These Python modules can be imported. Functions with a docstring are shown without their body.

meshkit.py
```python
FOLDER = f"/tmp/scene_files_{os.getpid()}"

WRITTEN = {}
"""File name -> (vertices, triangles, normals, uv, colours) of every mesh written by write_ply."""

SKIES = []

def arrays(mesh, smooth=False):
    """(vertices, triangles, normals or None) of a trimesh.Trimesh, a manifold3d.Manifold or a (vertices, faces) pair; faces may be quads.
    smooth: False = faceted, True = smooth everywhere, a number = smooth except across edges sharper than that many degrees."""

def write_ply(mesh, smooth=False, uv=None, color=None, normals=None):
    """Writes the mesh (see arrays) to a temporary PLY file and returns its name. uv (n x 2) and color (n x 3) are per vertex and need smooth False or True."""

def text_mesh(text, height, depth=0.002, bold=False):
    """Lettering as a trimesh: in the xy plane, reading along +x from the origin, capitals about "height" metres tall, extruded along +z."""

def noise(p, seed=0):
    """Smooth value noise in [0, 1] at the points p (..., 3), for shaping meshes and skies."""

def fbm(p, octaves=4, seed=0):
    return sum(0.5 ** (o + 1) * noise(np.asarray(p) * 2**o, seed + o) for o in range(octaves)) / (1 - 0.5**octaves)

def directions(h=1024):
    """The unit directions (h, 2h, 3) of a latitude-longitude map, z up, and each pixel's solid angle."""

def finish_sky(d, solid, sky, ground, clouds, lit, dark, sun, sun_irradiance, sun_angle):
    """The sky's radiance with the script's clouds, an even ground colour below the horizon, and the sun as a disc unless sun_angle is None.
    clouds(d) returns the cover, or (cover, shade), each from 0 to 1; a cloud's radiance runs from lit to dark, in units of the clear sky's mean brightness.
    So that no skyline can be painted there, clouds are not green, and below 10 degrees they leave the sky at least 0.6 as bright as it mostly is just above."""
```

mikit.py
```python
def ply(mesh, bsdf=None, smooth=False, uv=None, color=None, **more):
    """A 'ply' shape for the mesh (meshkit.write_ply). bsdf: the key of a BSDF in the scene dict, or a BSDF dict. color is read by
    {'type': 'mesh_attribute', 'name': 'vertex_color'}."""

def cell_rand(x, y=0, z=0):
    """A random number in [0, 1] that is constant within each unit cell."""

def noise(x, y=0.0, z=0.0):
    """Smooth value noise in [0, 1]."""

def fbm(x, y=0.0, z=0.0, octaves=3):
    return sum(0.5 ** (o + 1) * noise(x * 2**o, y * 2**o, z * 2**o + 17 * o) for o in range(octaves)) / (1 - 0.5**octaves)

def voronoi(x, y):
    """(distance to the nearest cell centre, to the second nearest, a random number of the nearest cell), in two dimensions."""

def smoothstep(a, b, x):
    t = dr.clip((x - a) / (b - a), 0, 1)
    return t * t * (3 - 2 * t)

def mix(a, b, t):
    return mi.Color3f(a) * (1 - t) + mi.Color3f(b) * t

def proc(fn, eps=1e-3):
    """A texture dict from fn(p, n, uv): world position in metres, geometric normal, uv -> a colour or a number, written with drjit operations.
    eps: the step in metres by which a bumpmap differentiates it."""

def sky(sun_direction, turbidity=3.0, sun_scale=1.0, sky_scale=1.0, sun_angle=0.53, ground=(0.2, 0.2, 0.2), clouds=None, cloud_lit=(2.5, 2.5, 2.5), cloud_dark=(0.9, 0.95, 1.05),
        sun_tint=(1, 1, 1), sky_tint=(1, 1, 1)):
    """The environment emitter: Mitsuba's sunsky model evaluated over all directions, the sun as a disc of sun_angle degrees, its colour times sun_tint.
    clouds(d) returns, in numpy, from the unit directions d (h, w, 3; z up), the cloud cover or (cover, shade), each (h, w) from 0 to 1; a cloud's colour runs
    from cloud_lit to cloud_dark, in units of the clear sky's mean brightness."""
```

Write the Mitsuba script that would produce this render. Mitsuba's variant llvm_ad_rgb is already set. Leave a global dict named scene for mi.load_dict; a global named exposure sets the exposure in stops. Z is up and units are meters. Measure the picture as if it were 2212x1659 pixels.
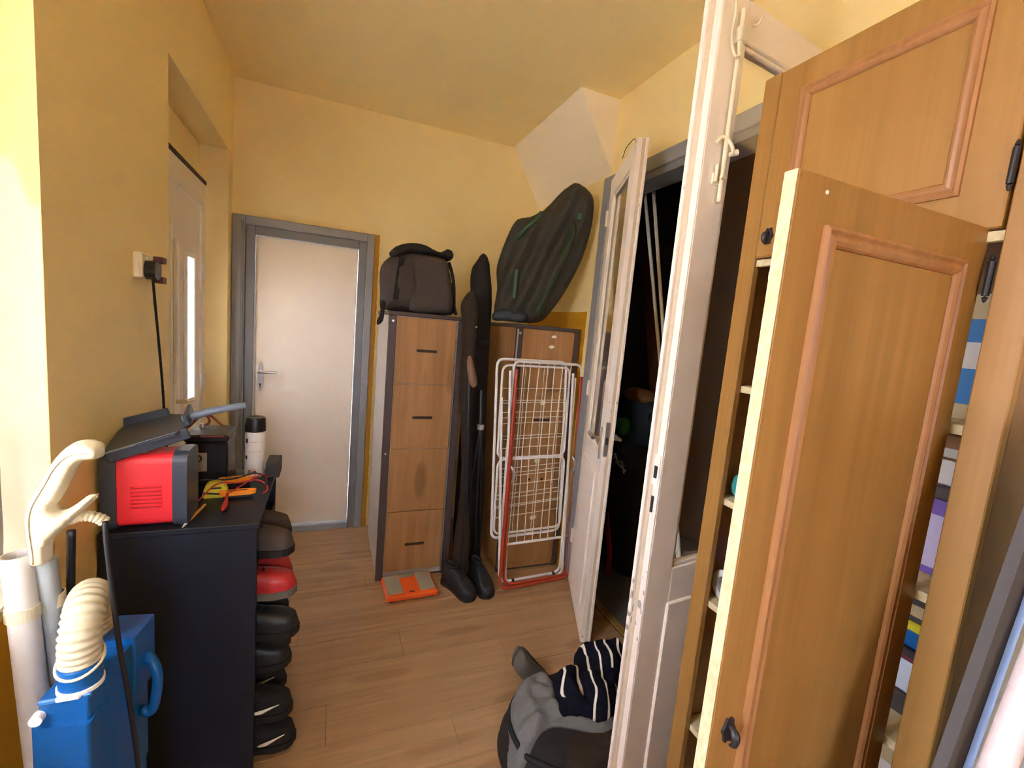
import math, random
import numpy as np
import trimesh
import drjit as dr
import mitsuba as mi
import mikit, meshkit
from mikit import proc, noise, fbm, voronoi, cell_rand, smoothstep, mix
from scipy.spatial import Delaunay
from shapely.geometry import Polygon, Point
from shapely import contains_xy, distance as shp_distance, points as shp_points

random.seed(7)
rng = np.random.default_rng(7)
T = mi.ScalarTransform4f
scene, labels = {}, {}
# ------------------------------------------------------------------ camera, sky, exposure
EYE = (0.0, 0.0, 1.575)
_y, _p, _r = np.radians([22.4058, 6.98788, 5.05128])
_f = np.array([math.sin(_y) * math.cos(_p), math.cos(_y) * math.cos(_p), -math.sin(_p)])
_rt = np.array([math.cos(_y), -math.sin(_y), 0.0])
_up = np.cross(_rt, _f)
_up = -math.sin(_r) * _rt + math.cos(_r) * _up
scene['camera'] = {'type': 'perspective', 'fov': math.degrees(2 * math.atan(1106 / 975.33)), 'fov_axis': 'x', 'near_clip': 0.02, 'far_clip': 100.0,
                   'to_world': T().look_at(origin=list(EYE), target=list(np.array(EYE) + _f), up=list(_up))}
scene['sky'] = mikit.sky((0.75, -0.2, 0.62), turbidity=4.0, sun_scale=0.8, sky_scale=1.0, sun_angle=None, ground=(0.33, 0.345, 0.36),
                         clouds=lambda d: (np.full(d.shape[:2], 0.92), 0.35 * meshkit.fbm(d * 3.0, 3, 5)),
                         cloud_lit=(2.25, 2.4, 2.85), cloud_dark=(1.3, 1.4, 1.65))
exposure = 7.15

# ------------------------------------------------------------------ materials
def srgb(*c):
    c = np.array(c, float) / 255
    return [float(x) for x in np.where(c < 0.04045, c / 12.92, ((c + 0.055) / 1.055) ** 2.4)]
def mat(name, color, rough=0.5, spec=0.4, metal=0.0, bump=None, **kw):
    col = color if isinstance(color, dict) else {'type': 'rgb', 'value': color}
    b = {'type': 'principled', 'base_color': col, 'roughness': rough, 'specular': spec, 'metallic': metal, **kw}
    if bump is not None:
        b = {'type': 'bumpmap', 'arbitrary': bump[0], 'scale': bump[1], 'bsdf': b}
    scene[name] = {'type': 'twosided', 'bsdf': b}
def P(name, r, g, b, rough=0.5, spec=0.4, **kw):
    mat(name, srgb(r, g, b), rough, spec, **kw)

YEL = srgb(236, 215, 154)
def wall_fn(p, n, uv):
    m = fbm(p.x * 2.2, p.y * 2.2, p.z * 2.2)
    c = mix([v * 0.94 for v in YEL], [min(1, v * 1.05) for v in YEL], m)
    mustard = mix(srgb(206, 150, 40), srgb(190, 136, 34), m)
    w = noise(p.x * 40, p.y * 40, p.z * 40) * 0.006
    a = (p.x > 1.49) & (p.y > 2.512 + w) & (p.z < 1.717 + w)                       # unpainted patch behind the cabinet
    b = (p.y > 3.38) & (p.x > 0.2) & (p.x < 0.303 + w) & (p.z < 2.14)               # strip beside the back door frame
    d = (p.x > -0.62) & (p.x < -0.58) & (p.z < 0.905) & (p.y < 1.27 + w)            # below the window
    c = dr.select(a | b | d, c * 0 + mustard, c)
    e = (p.y > 1.30) & (p.y < 1.345) & (p.x < -0.591)                               # bare plaster on the window reveal
    pl = smoothstep(-0.05, 0.05, 1.78 - p.z + (noise(p.x * 25, p.y, p.z * 9) - 0.5) * 0.3)
    return dr.select(e, mix(c, srgb(222, 212, 196), pl), c)
mat('wall_paint', proc(wall_fn), 0.5, 0.35)
def ceil_fn(p, n, uv):
    return mix([v * 0.95 for v in YEL], YEL, fbm(p.x * 1.5, p.y * 1.5, 3.0))
mat('ceiling_paint', proc(ceil_fn), 0.45, 0.35)
mat('cream_paint', srgb(236, 224, 196), 0.55, 0.3)
P('mustard_paint', 206, 150, 40, 0.6)
P('grey_paint', 140, 141, 144, 0.35)
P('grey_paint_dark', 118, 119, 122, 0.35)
mat('door_cream', proc(lambda p, n, uv: mix(srgb(226, 214, 196), srgb(234, 223, 205), fbm(p.x * 3, p.y * 3, p.z * 2))), 0.30, 0.5)
P('upvc', 222, 214, 205, 0.35)
P('upvc_bright', 238, 235, 230, 0.3)
def leaf_fn(p, n, uv):
    c = mix(srgb(232, 222, 212), srgb(222, 210, 200), fbm(p.x * 5, p.y * 5, p.z * 3))
    k = noise(p.x * 90, p.y * 90, p.z * 45)
    k2 = noise(p.x * 9, p.y * 9, p.z * 5)
    edge = dr.select(dr.abs(n.y) > 0.6, 0.0, 0.0)
    chip = (k * 0.6 + k2 * 0.55 + smoothstep(1.4, 0.4, p.z) * 0.10) > 0.945
    return dr.select(chip, mix(srgb(120, 108, 98), srgb(165, 155, 148), k2), c)
mat('leaf_paint', proc(leaf_fn), 0.32, 0.45)
P('leaf_plain', 226, 216, 202, 0.35)
P('leaf_groove', 196, 180, 156, 0.4)

def plank_fn(p, n, uv):
    row = dr.floor((p.y + 1.3) / 0.192)
    s = cell_rand(row, 3)
    g = fbm(p.x * 2.2 + row * 7.3, p.y * 46, row * 3.1)
    f = noise(p.x * 9 + row * 11, p.y * 190, 1.0)
    knot = smoothstep(0.70, 0.84, noise(p.x * 3.0 + row * 5.7, p.y * 15, 9.0))
    c = mix(srgb(152, 116, 80), srgb(192, 157, 117), g * 0.75 + s * 0.25)
    c = c * (0.93 + 0.10 * f)
    return mix(c, srgb(136, 100, 66), knot * 0.35)
mat('floor_laminate', proc(plank_fn), 0.38, 0.35)
P('floor_joint', 70, 50, 34, 0.7)
def oak_fn(p, n, uv):
    g = fbm(p.x * 26 + p.y * 26, p.x * 7 - p.y * 5, p.z * 1.3)
    f = noise(p.x * 170 + p.y * 170, 2.0, p.z * 5)
    return mix(srgb(130, 91, 42), srgb(160, 118, 63), g * 0.8 + 0.2 * f)
mat('oak_laminate', proc(oak_fn), 0.42, 0.4)
def mould_fn(p, n, uv):
    f = noise(p.x * 120 + p.y * 120, 5.0, p.z * 4)
    return mix(srgb(142, 97, 58), srgb(156, 110, 70), f)
mat('oak_moulding', proc(mould_fn), 0.38, 0.4)
def chipboard_fn(p, n, uv):
    k = noise(p.x * 160, p.y * 160, p.z * 90)
    return mix(srgb(178, 162, 122), srgb(200, 185, 148), k)
mat('raw_chipboard', proc(chipboard_fn), 0.7, 0.2)
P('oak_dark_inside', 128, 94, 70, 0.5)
P('black_iron', 34, 31, 32, 0.45)
def cabwood_fn(p, n, uv):
    g = fbm(p.x * 30 + p.y * 30, 4.0, p.z * 1.6)
    f = noise(p.x * 210 + p.y * 210, 8.0, p.z * 6)
    k = smoothstep(0.74, 0.9, noise(p.x * 14 + p.y * 14, 1.5, p.z * 3.2))
    return mix(mix(srgb(140, 98, 58), srgb(182, 136, 88), g * 0.8 + f * 0.2), srgb(110, 74, 42), k * 0.5)
mat('cabinet_wood', proc(cabwood_fn), 0.45, 0.35)
P('cabinet_brown', 78, 64, 62, 0.4)
P('cabinet_grey', 170, 158, 146, 0.45)
P('handle_brown', 52, 38, 32, 0.4)
mat('silver', srgb(200, 200, 204), 0.3, 0.5, 0.9)
mat('chrome', srgb(215, 215, 215), 0.18, 0.5, 1.0)
P('paper_white', 225, 220, 205, 0.8)
def fabric_fn(a, b, sc=60.0):
    A, B = srgb(*a), srgb(*b)
    return lambda p, n, uv: mix(A, B, noise(p.x * sc, p.y * sc, p.z * sc) * 0.5 + 0.5 * fbm(p.x * 6, p.y * 6, p.z * 6))
mat('fabric_black', proc(fabric_fn((34, 32, 32), (48, 45, 44))), 0.85, 0.2)
mat('fabric_brownblack', proc(fabric_fn((44, 36, 30), (58, 48, 40))), 0.85, 0.2)
mat('fabric_charcoal', proc(fabric_fn((66, 58, 54), (82, 73, 68))), 0.85, 0.2)
mat('fabric_green', proc(fabric_fn((50, 47, 40), (64, 61, 52))), 0.7, 0.3)
P('fabric_green_bright', 58, 86, 62, 0.7)
P('fabric_green_panel', 44, 52, 36, 0.7)
P('fabric_blueblack', 46, 52, 58, 0.7)
P('strap_black', 28, 27, 29, 0.75)
mat('fabric_grey', proc(fabric_fn((96, 96, 95), (118, 118, 116), 120.0)), 0.9, 0.2)
P('felt_grey', 98, 92, 84, 0.9)
def stripe_fn(p, n, uv):
    t = uv.x * 12.0 + (noise(uv.x * 9, uv.y * 11, 0.5) - 0.5) * 0.9
    fr = t - dr.floor(t)
    on = (fr > 0.40) & (fr < 0.58) & (noise(uv.x * 4, uv.y * 7.5, 4.0) > 0.25)
    navy = mix(srgb(17, 18, 28), srgb(25, 26, 38), noise(p.x * 90, p.y * 90, p.z * 90))
    return dr.select(on, mi.Color3f(srgb(228, 226, 214)), navy)
mat('striped_knit', proc(stripe_fn), 0.95, 0.1)
P('white_enamel', 226, 224, 226, 0.25)
P('red_enamel', 176, 66, 46, 0.3)
P('wire_white', 232, 228, 214, 0.35)
P('plastic_dark', 36, 34, 44, 0.4)
P('scale_orange', 232, 92, 38, 0.4)
P('scale_beige', 158, 150, 126, 0.7)
P('leather_black', 34, 35, 37, 0.45)
P('leather_lining', 58, 55, 52, 0.8)
P('rubber_dark', 26, 26, 27, 0.6)
P('rack_black', 24, 30, 42, 0.45)
P('red_plastic', 236, 50, 62, 0.38)
P('red_slot', 186, 34, 44, 0.5)
P('slate_plastic', 60, 68, 82, 0.35)
P('slate_light', 108, 122, 142, 0.3)
P('black_plastic', 30, 30, 33, 0.35)
P('can_white', 232, 230, 228, 0.3)
P('label_grey', 160, 158, 152, 0.5)
P('print_black', 40, 38, 42, 0.6)
P('print_red', 206, 70, 66, 0.6)
P('tape_yellow', 214, 196, 44, 0.4)
P('knife_orange', 246, 150, 40, 0.35)
P('lead_red', 176, 44, 48, 0.4)
P('copper_red', 130, 58, 50, 0.5)
P('pencil_wood', 206, 150, 76, 0.5)
P('cream_plastic', 206, 197, 170, 0.35)
P('hose_cream', 186, 176, 148, 0.45)
P('pipe_white', 206, 202, 198, 0.35)
P('grey_tube', 150, 156, 158, 0.35)
P('machine_blue', 12, 84, 152, 0.35)
P('machine_blue_light', 60, 118, 184, 0.35)
P('strap_grey', 132, 126, 116, 0.7)
P('socket_cream', 234, 224, 196, 0.35)
P('plug_red_brown', 84, 40, 44, 0.45)
P('board_blue', 122, 142, 178, 0.3)
P('board_hole', 70, 84, 104, 0.6)
P('tube_pink', 206, 190, 188, 0.3)
P('board_edge_grey', 66, 60, 58, 0.7)
P('pack_blue', 26, 92, 150, 0.45)
P('pack_white', 176, 172, 168, 0.5)
P('pack_beige', 160, 142, 106, 0.6)
P('pack_purple', 96, 70, 150, 0.45)
P('pack_lilac', 166, 158, 190, 0.4)
P('pack_brown', 112, 74, 40, 0.6)
P('pack_dark', 56, 50, 52, 0.6)
P('pack_yellow', 186, 176, 34, 0.45)
P('pack_maroon', 92, 40, 56, 0.5)
P('pack_pale', 178, 188, 202, 0.4)
P('teal_plastic', 58, 140, 136, 0.35)
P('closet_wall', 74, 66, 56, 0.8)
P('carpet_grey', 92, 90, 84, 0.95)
P('brass', 150, 120, 66, 0.4)
P('board_brown', 122, 86, 50, 0.6)
P('red_strap', 160, 30, 36, 0.6)
P('green_cloth', 60, 130, 58, 0.8)
P('jacket_navy', 44, 50, 56, 0.8)
P('skin_wood', 116, 84, 62, 0.5)
P('frosted', 120, 110, 96, 0.6)
scene['pane_glass'] = {'type': 'thindielectric', 'int_ior': 1.5}

# ------------------------------------------------------------------ mesh helpers
def cat(*ms):
    return trimesh.util.concatenate([m for m in ms if m is not None])
_CB = None
def box(x0, x1, y0, y1, z0, z1, c=0.002):
    """Chamfered box."""
    global _CB
    lo, hi = np.minimum([x0, y0, z0], [x1, y1, z1]), np.maximum([x0, y0, z0], [x1, y1, z1])
    c = min(c, 0.3 * float((hi - lo).min()))
    if _CB is None:
        s = []
        for k in range(3):
            for a in (0, 1):
                for b in (0, 1):
                    for d in (0, 1):
                        s.append((k, a, b, d))
        _CB = (s, None)
    pts = []
    for k, a, b, d in _CB[0]:
        q = []
        for ax, side in enumerate((a, b, d)):
            ins = 0 if ax == k else c
            q.append(hi[ax] - ins if side else lo[ax] + ins)
        pts.append(q)
    pts = np.array(pts)
    if _CB[1] is None:
        unit = trimesh.Trimesh(pts, process=False)
        from scipy.spatial import ConvexHull
        ref = np.array([[(1 - (0 if ax == k else 0.1)) * (1 if sd else -1) for ax, sd in enumerate((a, b, d))] for k, a, b, d in _CB[0]])
        h = ConvexHull(ref)
        f = h.simplices.copy()
        n = np.cross(ref[f[:, 1]] - ref[f[:, 0]], ref[f[:, 2]] - ref[f[:, 0]])
        flip = (n * ref[f].mean(1)).sum(1) < 0
        f[flip] = f[flip][:, ::-1]
        _CB = (_CB[0], f)
    return trimesh.Trimesh(pts, _CB[1], process=False)
def frame_of(origin, u, v):
    u = np.array(u, float); u /= np.linalg.norm(u)
    v = np.array(v, float); v -= u * (u @ v); v /= np.linalg.norm(v)
    m = np.eye(4)
    m[:3, 0], m[:3, 1], m[:3, 2], m[:3, 3] = u, v, np.cross(u, v), origin
    return m
def moved(mesh, m):
    r = mesh.copy(); r.apply_transform(m); return r
def rotz(deg, at=(0, 0, 0)):
    return trimesh.transformations.rotation_matrix(math.radians(deg), [0, 0, 1], at)
def rot(deg, axis, at=(0, 0, 0)):
    return trimesh.transformations.rotation_matrix(math.radians(deg), axis, at)
def rounded(pts, r, closed=False, seg=6):
    """Polyline with its corners rounded."""
    pts = [np.array(p, float) for p in pts]
    n, out = len(pts), []
    for i, p in enumerate(pts):
        if not closed and i in (0, n - 1):
            out.append(p); continue
        a, b = pts[i - 1] - p, pts[(i + 1) % n] - p
        la, lb = np.linalg.norm(a), np.linalg.norm(b)
        k = min(r, la * 0.45, lb * 0.45)
        p0, p1 = p + a / la * k, p + b / lb * k
        for t in np.linspace(0, 1, seg + 1):
            out.append((1 - t) ** 2 * p0 + 2 * t * (1 - t) * p + t * t * p1)
    return np.array(out)
def spline(pts, n=40):
    from scipy.interpolate import CubicSpline
    pts = np.array(pts, float)
    t = np.r_[0, np.cumsum(np.linalg.norm(np.diff(pts, axis=0), axis=1))]
    return CubicSpline(t, pts)(np.linspace(0, t[-1], n))
def tube(pts, r, sides=8, closed=False):
    p = np.asarray(pts, float)
    n = len(p)
    if closed:
        tan = np.roll(p, -1, 0) - np.roll(p, 1, 0)
    else:
        tan = np.gradient(p, axis=0)
    tan /= np.linalg.norm(tan, axis=1, keepdims=True) + 1e-12
    a = np.cross(tan[0], [0, 0, 1.0] if abs(tan[0][2]) < 0.9 else [1.0, 0, 0]); a /= np.linalg.norm(a)
    A = [a]
    for i in range(1, n):
        a = A[-1] - tan[i] * (A[-1] @ tan[i]); A.append(a / np.linalg.norm(a))
    A = np.array(A); B = np.cross(tan, A)
    ang = np.arange(sides) * 2 * math.pi / sides
    rr = np.broadcast_to(np.asarray(r, float), (n,))
    v = p[:, None] + rr[:, None, None] * (np.cos(ang)[None, :, None] * A[:, None] + np.sin(ang)[None, :, None] * B[:, None])
    v = v.reshape(-1, 3)
    m = n if closed else n - 1
    i, j = np.meshgrid(np.arange(m), np.arange(sides), indexing='ij')
    i2, j2 = (i + 1) % n, (j + 1) % sides
    q = np.stack([i * sides + j, i * sides + j2, i2 * sides + j2, i2 * sides + j], -1).reshape(-1, 4)
    f = np.vstack([q[:, [0, 1, 2]], q[:, [0, 2, 3]]])
    if not closed:
        v = np.vstack([v, p[0], p[-1]])
        k = np.arange(sides); k2 = (k + 1) % sides
        f = np.vstack([f, np.stack([k2, k, k * 0 + n * sides], 1), np.stack([(n - 1) * sides + k, (n - 1) * sides + k2, k * 0 + n * sides + 1], 1)])
    return trimesh.Trimesh(v, f, process=False)
def lathe(profile, n=28, at=(0, 0, 0)):
    """Profile of (radius, z) from bottom to top."""
    pr = np.array(profile, float)
    ang = np.arange(n) * 2 * math.pi / n
    v = np.stack([pr[:, None, 0] * np.cos(ang), pr[:, None, 0] * np.sin(ang), np.broadcast_to(pr[:, None, 1], (len(pr), n))], -1).reshape(-1, 3)
    i, j = np.meshgrid(np.arange(len(pr) - 1), np.arange(n), indexing='ij')
    j2 = (j + 1) % n
    q = np.stack([i * n + j, i * n + j2, (i + 1) * n + j2, (i + 1) * n + j], -1).reshape(-1, 4)
    return trimesh.Trimesh(v + np.array(at), np.vstack([q[:, [0, 1, 2]], q[:, [0, 2, 3]]]), process=False)
def prism(poly, d, m=None):
    """Polygon in the xy plane extruded along +z by d, then moved by m."""
    e = trimesh.creation.extrude_polygon(poly if isinstance(poly, Polygon) else Polygon(poly), d, engine='earcut')
    return moved(e, m) if m is not None else e
def smooth_outline(pts, n=90):
    from scipy.interpolate import CubicSpline
    p = np.array(list(pts) + [pts[0]], float)
    t = np.r_[0, np.cumsum(np.linalg.norm(np.diff(p, axis=0), axis=1) ** 0.7)]
    return CubicSpline(t, p, bc_type='periodic')(np.linspace(0, t[-1], n, endpoint=False))
def puff(outline, front, back, step=0.02, m=None, n=110, smooth=True):
    """A stuffed shape: outline in (u, v); front(u, v, d) and back(u, v, d) are its thickness to either side, d = distance to the edge."""
    o = smooth_outline(outline, n) if smooth is True else np.array(outline, float)
    if smooth == 'tight':
        for _ in range(3):
            q = np.roll(o, -1, 0)
            o = np.stack([0.80 * o + 0.20 * q, 0.20 * o + 0.80 * q], 1).reshape(-1, 2)
    poly = Polygon(o)
    if not poly.is_valid:
        poly = poly.buffer(0)
        if poly.geom_type != 'Polygon':
            poly = max(poly.geoms, key=lambda g: g.area)
        o = np.array(poly.exterior.coords)[:-1]
    ring = poly.exterior
    x0, y0, x1, y1 = poly.bounds
    gx, gy = np.meshgrid(np.arange(x0, x1, step), np.arange(y0, y1, step))
    g = np.stack([gx.ravel(), gy.ravel()], 1) + rng.uniform(-0.15, 0.15, (gx.size, 2)) * step
    g = g[contains_xy(poly, g)]
    g = g[shp_distance(shp_points(g), ring) > 0.45 * step]
    p = np.vstack([o, g])
    d = shp_distance(shp_points(p), ring); d[:len(o)] = 0
    tri = Delaunay(p).simplices
    tri = tri[contains_xy(poly, p[tri].mean(1))]
    a = p[tri]
    s = (a[:, 1, 0] - a[:, 0, 0]) * (a[:, 2, 1] - a[:, 0, 1]) - (a[:, 1, 1] - a[:, 0, 1]) * (a[:, 2, 0] - a[:, 0, 0])
    tri[s < 0] = tri[s < 0][:, ::-1]
    F = np.column_stack([p, front(p[:, 0], p[:, 1], d)])
    B = np.column_stack([p, -back(p[:, 0], p[:, 1], d)])
    k = len(p); nb = len(o); i = np.arange(nb); i2 = (i + 1) % nb
    ccw = Polygon(o).exterior.is_ccw
    side = np.vstack([np.stack([i + k, i2 + k, i2], 1), np.stack([i + k, i2, i], 1)])
    if not ccw:
        side = side[:, ::-1]
    mesh = trimesh.Trimesh(np.vstack([F, B]), np.vstack([tri, tri[:, ::-1] + k, side]), process=False)
    return moved(mesh, m) if m is not None else mesh
def dome(Tk, R):
    return lambda d: Tk * np.sqrt(np.clip(1 - (1 - np.clip(d / R, 0, 1)) ** 2, 0, 1))
def uvn(u, v, s, seed=0, oct=3):
    return meshkit.fbm(np.stack([u * s, v * s, u * 0 + seed], -1), oct, seed)

# ------------------------------------------------------------------ scene helpers
def numbered(key):
    if key not in scene and key not in labels and not any(k.startswith(key + '__') for k in scene):
        return key
    i = 1
    while f'{key}_{i:03d}' in scene or f'{key}_{i:03d}' in labels or any(k.startswith(f'{key}_{i:03d}__') for k in scene):
        i += 1
    return f'{key}_{i:03d}'
def thing(name, label, category, group=None):
    k = numbered(name)
    labels[k] = {'label': label, 'category': category}
    if group: labels[k]['group'] = group
    return k
def part(parent, name, mesh, material, smooth=False, label=None):
    k = numbered(parent + '__' + name)
    scene[k] = mikit.ply(mesh, material, smooth=smooth)
    if label: labels[k] = {'label': label}
    return k
def solo(name, label, category, mesh, material, smooth=False, group=None):
    k = numbered(name)
    scene[k] = mikit.ply(mesh, material, smooth=smooth)
    labels[k] = {'label': label, 'category': category}
    if group: labels[k]['group'] = group
    return k
def struct(name, mesh, material, label=None, smooth=False):
    scene[name] = mikit.ply(mesh, material, smooth=smooth)
    labels[name] = {'kind': 'structure'}
    if label: labels[name]['label'] = label
    return name
def structure(name, label):
    labels[name] = {'kind': 'structure', 'label': label}
    return name

# ================================================================== THE ROOM
XL, XR, YB, YF, ZC = -0.589, 1.506, 3.40, -1.30, 2.936
# floor: one slab with laminate planks on it
struct('floor', box(XL - 0.42, XR + 0.12, YF - 0.1, YB + 0.2, -0.10, -0.006, 0.001), 'floor_joint', 'wood laminate floor of long planks')
W = 0.192
row, y = 0, YF
while y < YB:
    off = (row * 0.47) % 1.28
    x = XL - off
    while x < XR:
        a, b = max(x, XL), min(x + 1.28, XR)
        if b - a > 0.03:
            part('floor', 'plank', box(a + 0.0004, b - 0.0004, y + 0.0005, min(y + W, YB) - 0.0005, -0.006, 0.0, 0.0009), 'floor_laminate')
        x += 1.28
    y += W; row += 1
# ceiling and walls
struct('ceiling', box(XL - 0.42, XR + 0.12, YF - 0.1, YB + 0.2, ZC, ZC + 0.12, 0.001), 'ceiling_paint', 'ochre painted ceiling')
def wall_with_holes(fixed, t0, t1, a0, a1, z0, z1, holes, axis):
    """A wall slab (thickness t0..t1 on its axis) from a0..a1 and z0..z1 with rectangular openings."""
    poly = Polygon([(a0, z0), (a1, z0), (a1, z1), (a0, z1)])
    for h0, h1, g0, g1 in holes:
        poly = poly.difference(Polygon([(h0, g0), (h1, g0), (h1, g1), (h0, g1)]))
    e = trimesh.creation.extrude_polygon(poly, t1 - t0, engine='earcut')
    v = e.vertices.copy()
    if axis == 'x':
        e.vertices = np.column_stack([t0 + v[:, 2], v[:, 0], v[:, 1]])
    else:
        e.vertices = np.column_stack([v[:, 0], t0 + v[:, 2], v[:, 1]])
        e.faces = e.faces[:, ::-1]
    return e
WIN = (0.10, 1.335, 0.912, 2.55)          # side window opening (y0, y1, z0, z1)
REC = (2.185, 3.285, 0.0, 2.475)           # recess of the entrance door
struct('wall_left', wall_with_holes(None, XL - 0.42, XL, YF, YB, 0, ZC, [WIN, REC], 'x'), 'wall_paint', 'yellow painted left wall with window reveal and entrance recess')
struct('wall_back', wall_with_holes(None, YB, YB + 0.12, XL, XR + 0.12, 0, ZC, [(-0.515, 0.222, 0.0, 2.085)], 'y'), 'wall_paint', 'yellow painted back wall')
OPEN = (1.07, 2.375, 0.0, 2.44)
struct('wall_right', wall_with_holes(None, XR, XR + 0.12, YF, YB, 0, ZC, [OPEN], 'x'), 'wall_paint', 'yellow painted right wall with store room opening')
W2 = (-0.20, 0.25, 1.00, 2.10)
struct('wall_front', wall_with_holes(None, YF - 0.12, YF, XL, XR + 0.12, 0, ZC, [W2], 'y'), 'wall_paint', 'yellow painted wall behind the viewer')
# sloped soffit in the far right corner
sl = np.array([(1.247, ZC), (XR, ZC), (XR, 2.523)])
sm = prism(sl, 1.0)
v = sm.vertices.copy(); sm.vertices = np.column_stack([v[:, 0], 2.40 + v[:, 2], v[:, 1]]); sm.faces = sm.faces[:, ::-1]
struct('ceiling_001', sm, 'cream_paint', 'sloped cream soffit in the far right corner')

# ---- side window (outside the frame, lights the room)
def window(name, label, axis, plane, a0, a1, z0, z1, bars):
    structure(name, label)
    def bx(p0, p1, u0, u1, w0, w1):
        return box(p0, p1, u0, u1, w0, w1, 0.004) if axis == 'x' else box(u0, u1, p0, p1, w0, w1, 0.004)
    t = 0.05
    p0, p1 = plane - 0.03, plane + 0.03
    fr = [bx(p0, p1, a0, a0 + t, z0, z1), bx(p0, p1, a1 - t, a1, z0, z1), bx(p0, p1, a0 + t, a1 - t, z0, z0 + t), bx(p0, p1, a0 + t, a1 - t, z1 - t, z1)]
    part(name, 'window_frame', cat(*fr), 'upvc_bright')
    edges = [a0 + t] + [a0 + (a1 - a0) * b for b in bars] + [a1 - t]
    for b in bars:
        c = a0 + (a1 - a0) * b
        part(name, 'mullion', bx(p0 + 0.005, p1 - 0.005, c - 0.025, c + 0.025, z0 + t, z1 - t), 'upvc_bright')
    for e0, e1 in zip(edges[:-1], edges[1:]):
        part(name, 'pane', bx(plane - 0.002, plane + 0.002, e0 + 0.01, e1 - 0.01, z0 + t, z1 - t), 'pane_glass')
window('window_1', 'white framed window in the left wall', 'x', XL - 0.37, WIN[0], 0.68, WIN[2], WIN[3], (0.5,))
window('window_2', 'unseen white framed window behind the viewer that lights the back wall', 'y', YF - 0.08, W2[0], W2[1], W2[2], W2[3], (0.5,))  # out of view behind the camera, sized to light the back wall and door
part('window_1', 'side_panel', box(XL - 0.385, XL - 0.355, 0.68, WIN[1], WIN[2], WIN[3], 0.004), 'upvc_bright', label='added solid white panel that dims the window reveal')  # added opaque panel, keeps part of the daylight off the reveal
struct('trim_1', box(XL - 0.335, XL - 0.002, WIN[0] + 0.003, WIN[1] - 0.003, WIN[2], WIN[2] + 0.012, 0.004), 'upvc_bright', 'white sill board of the left window')

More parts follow.
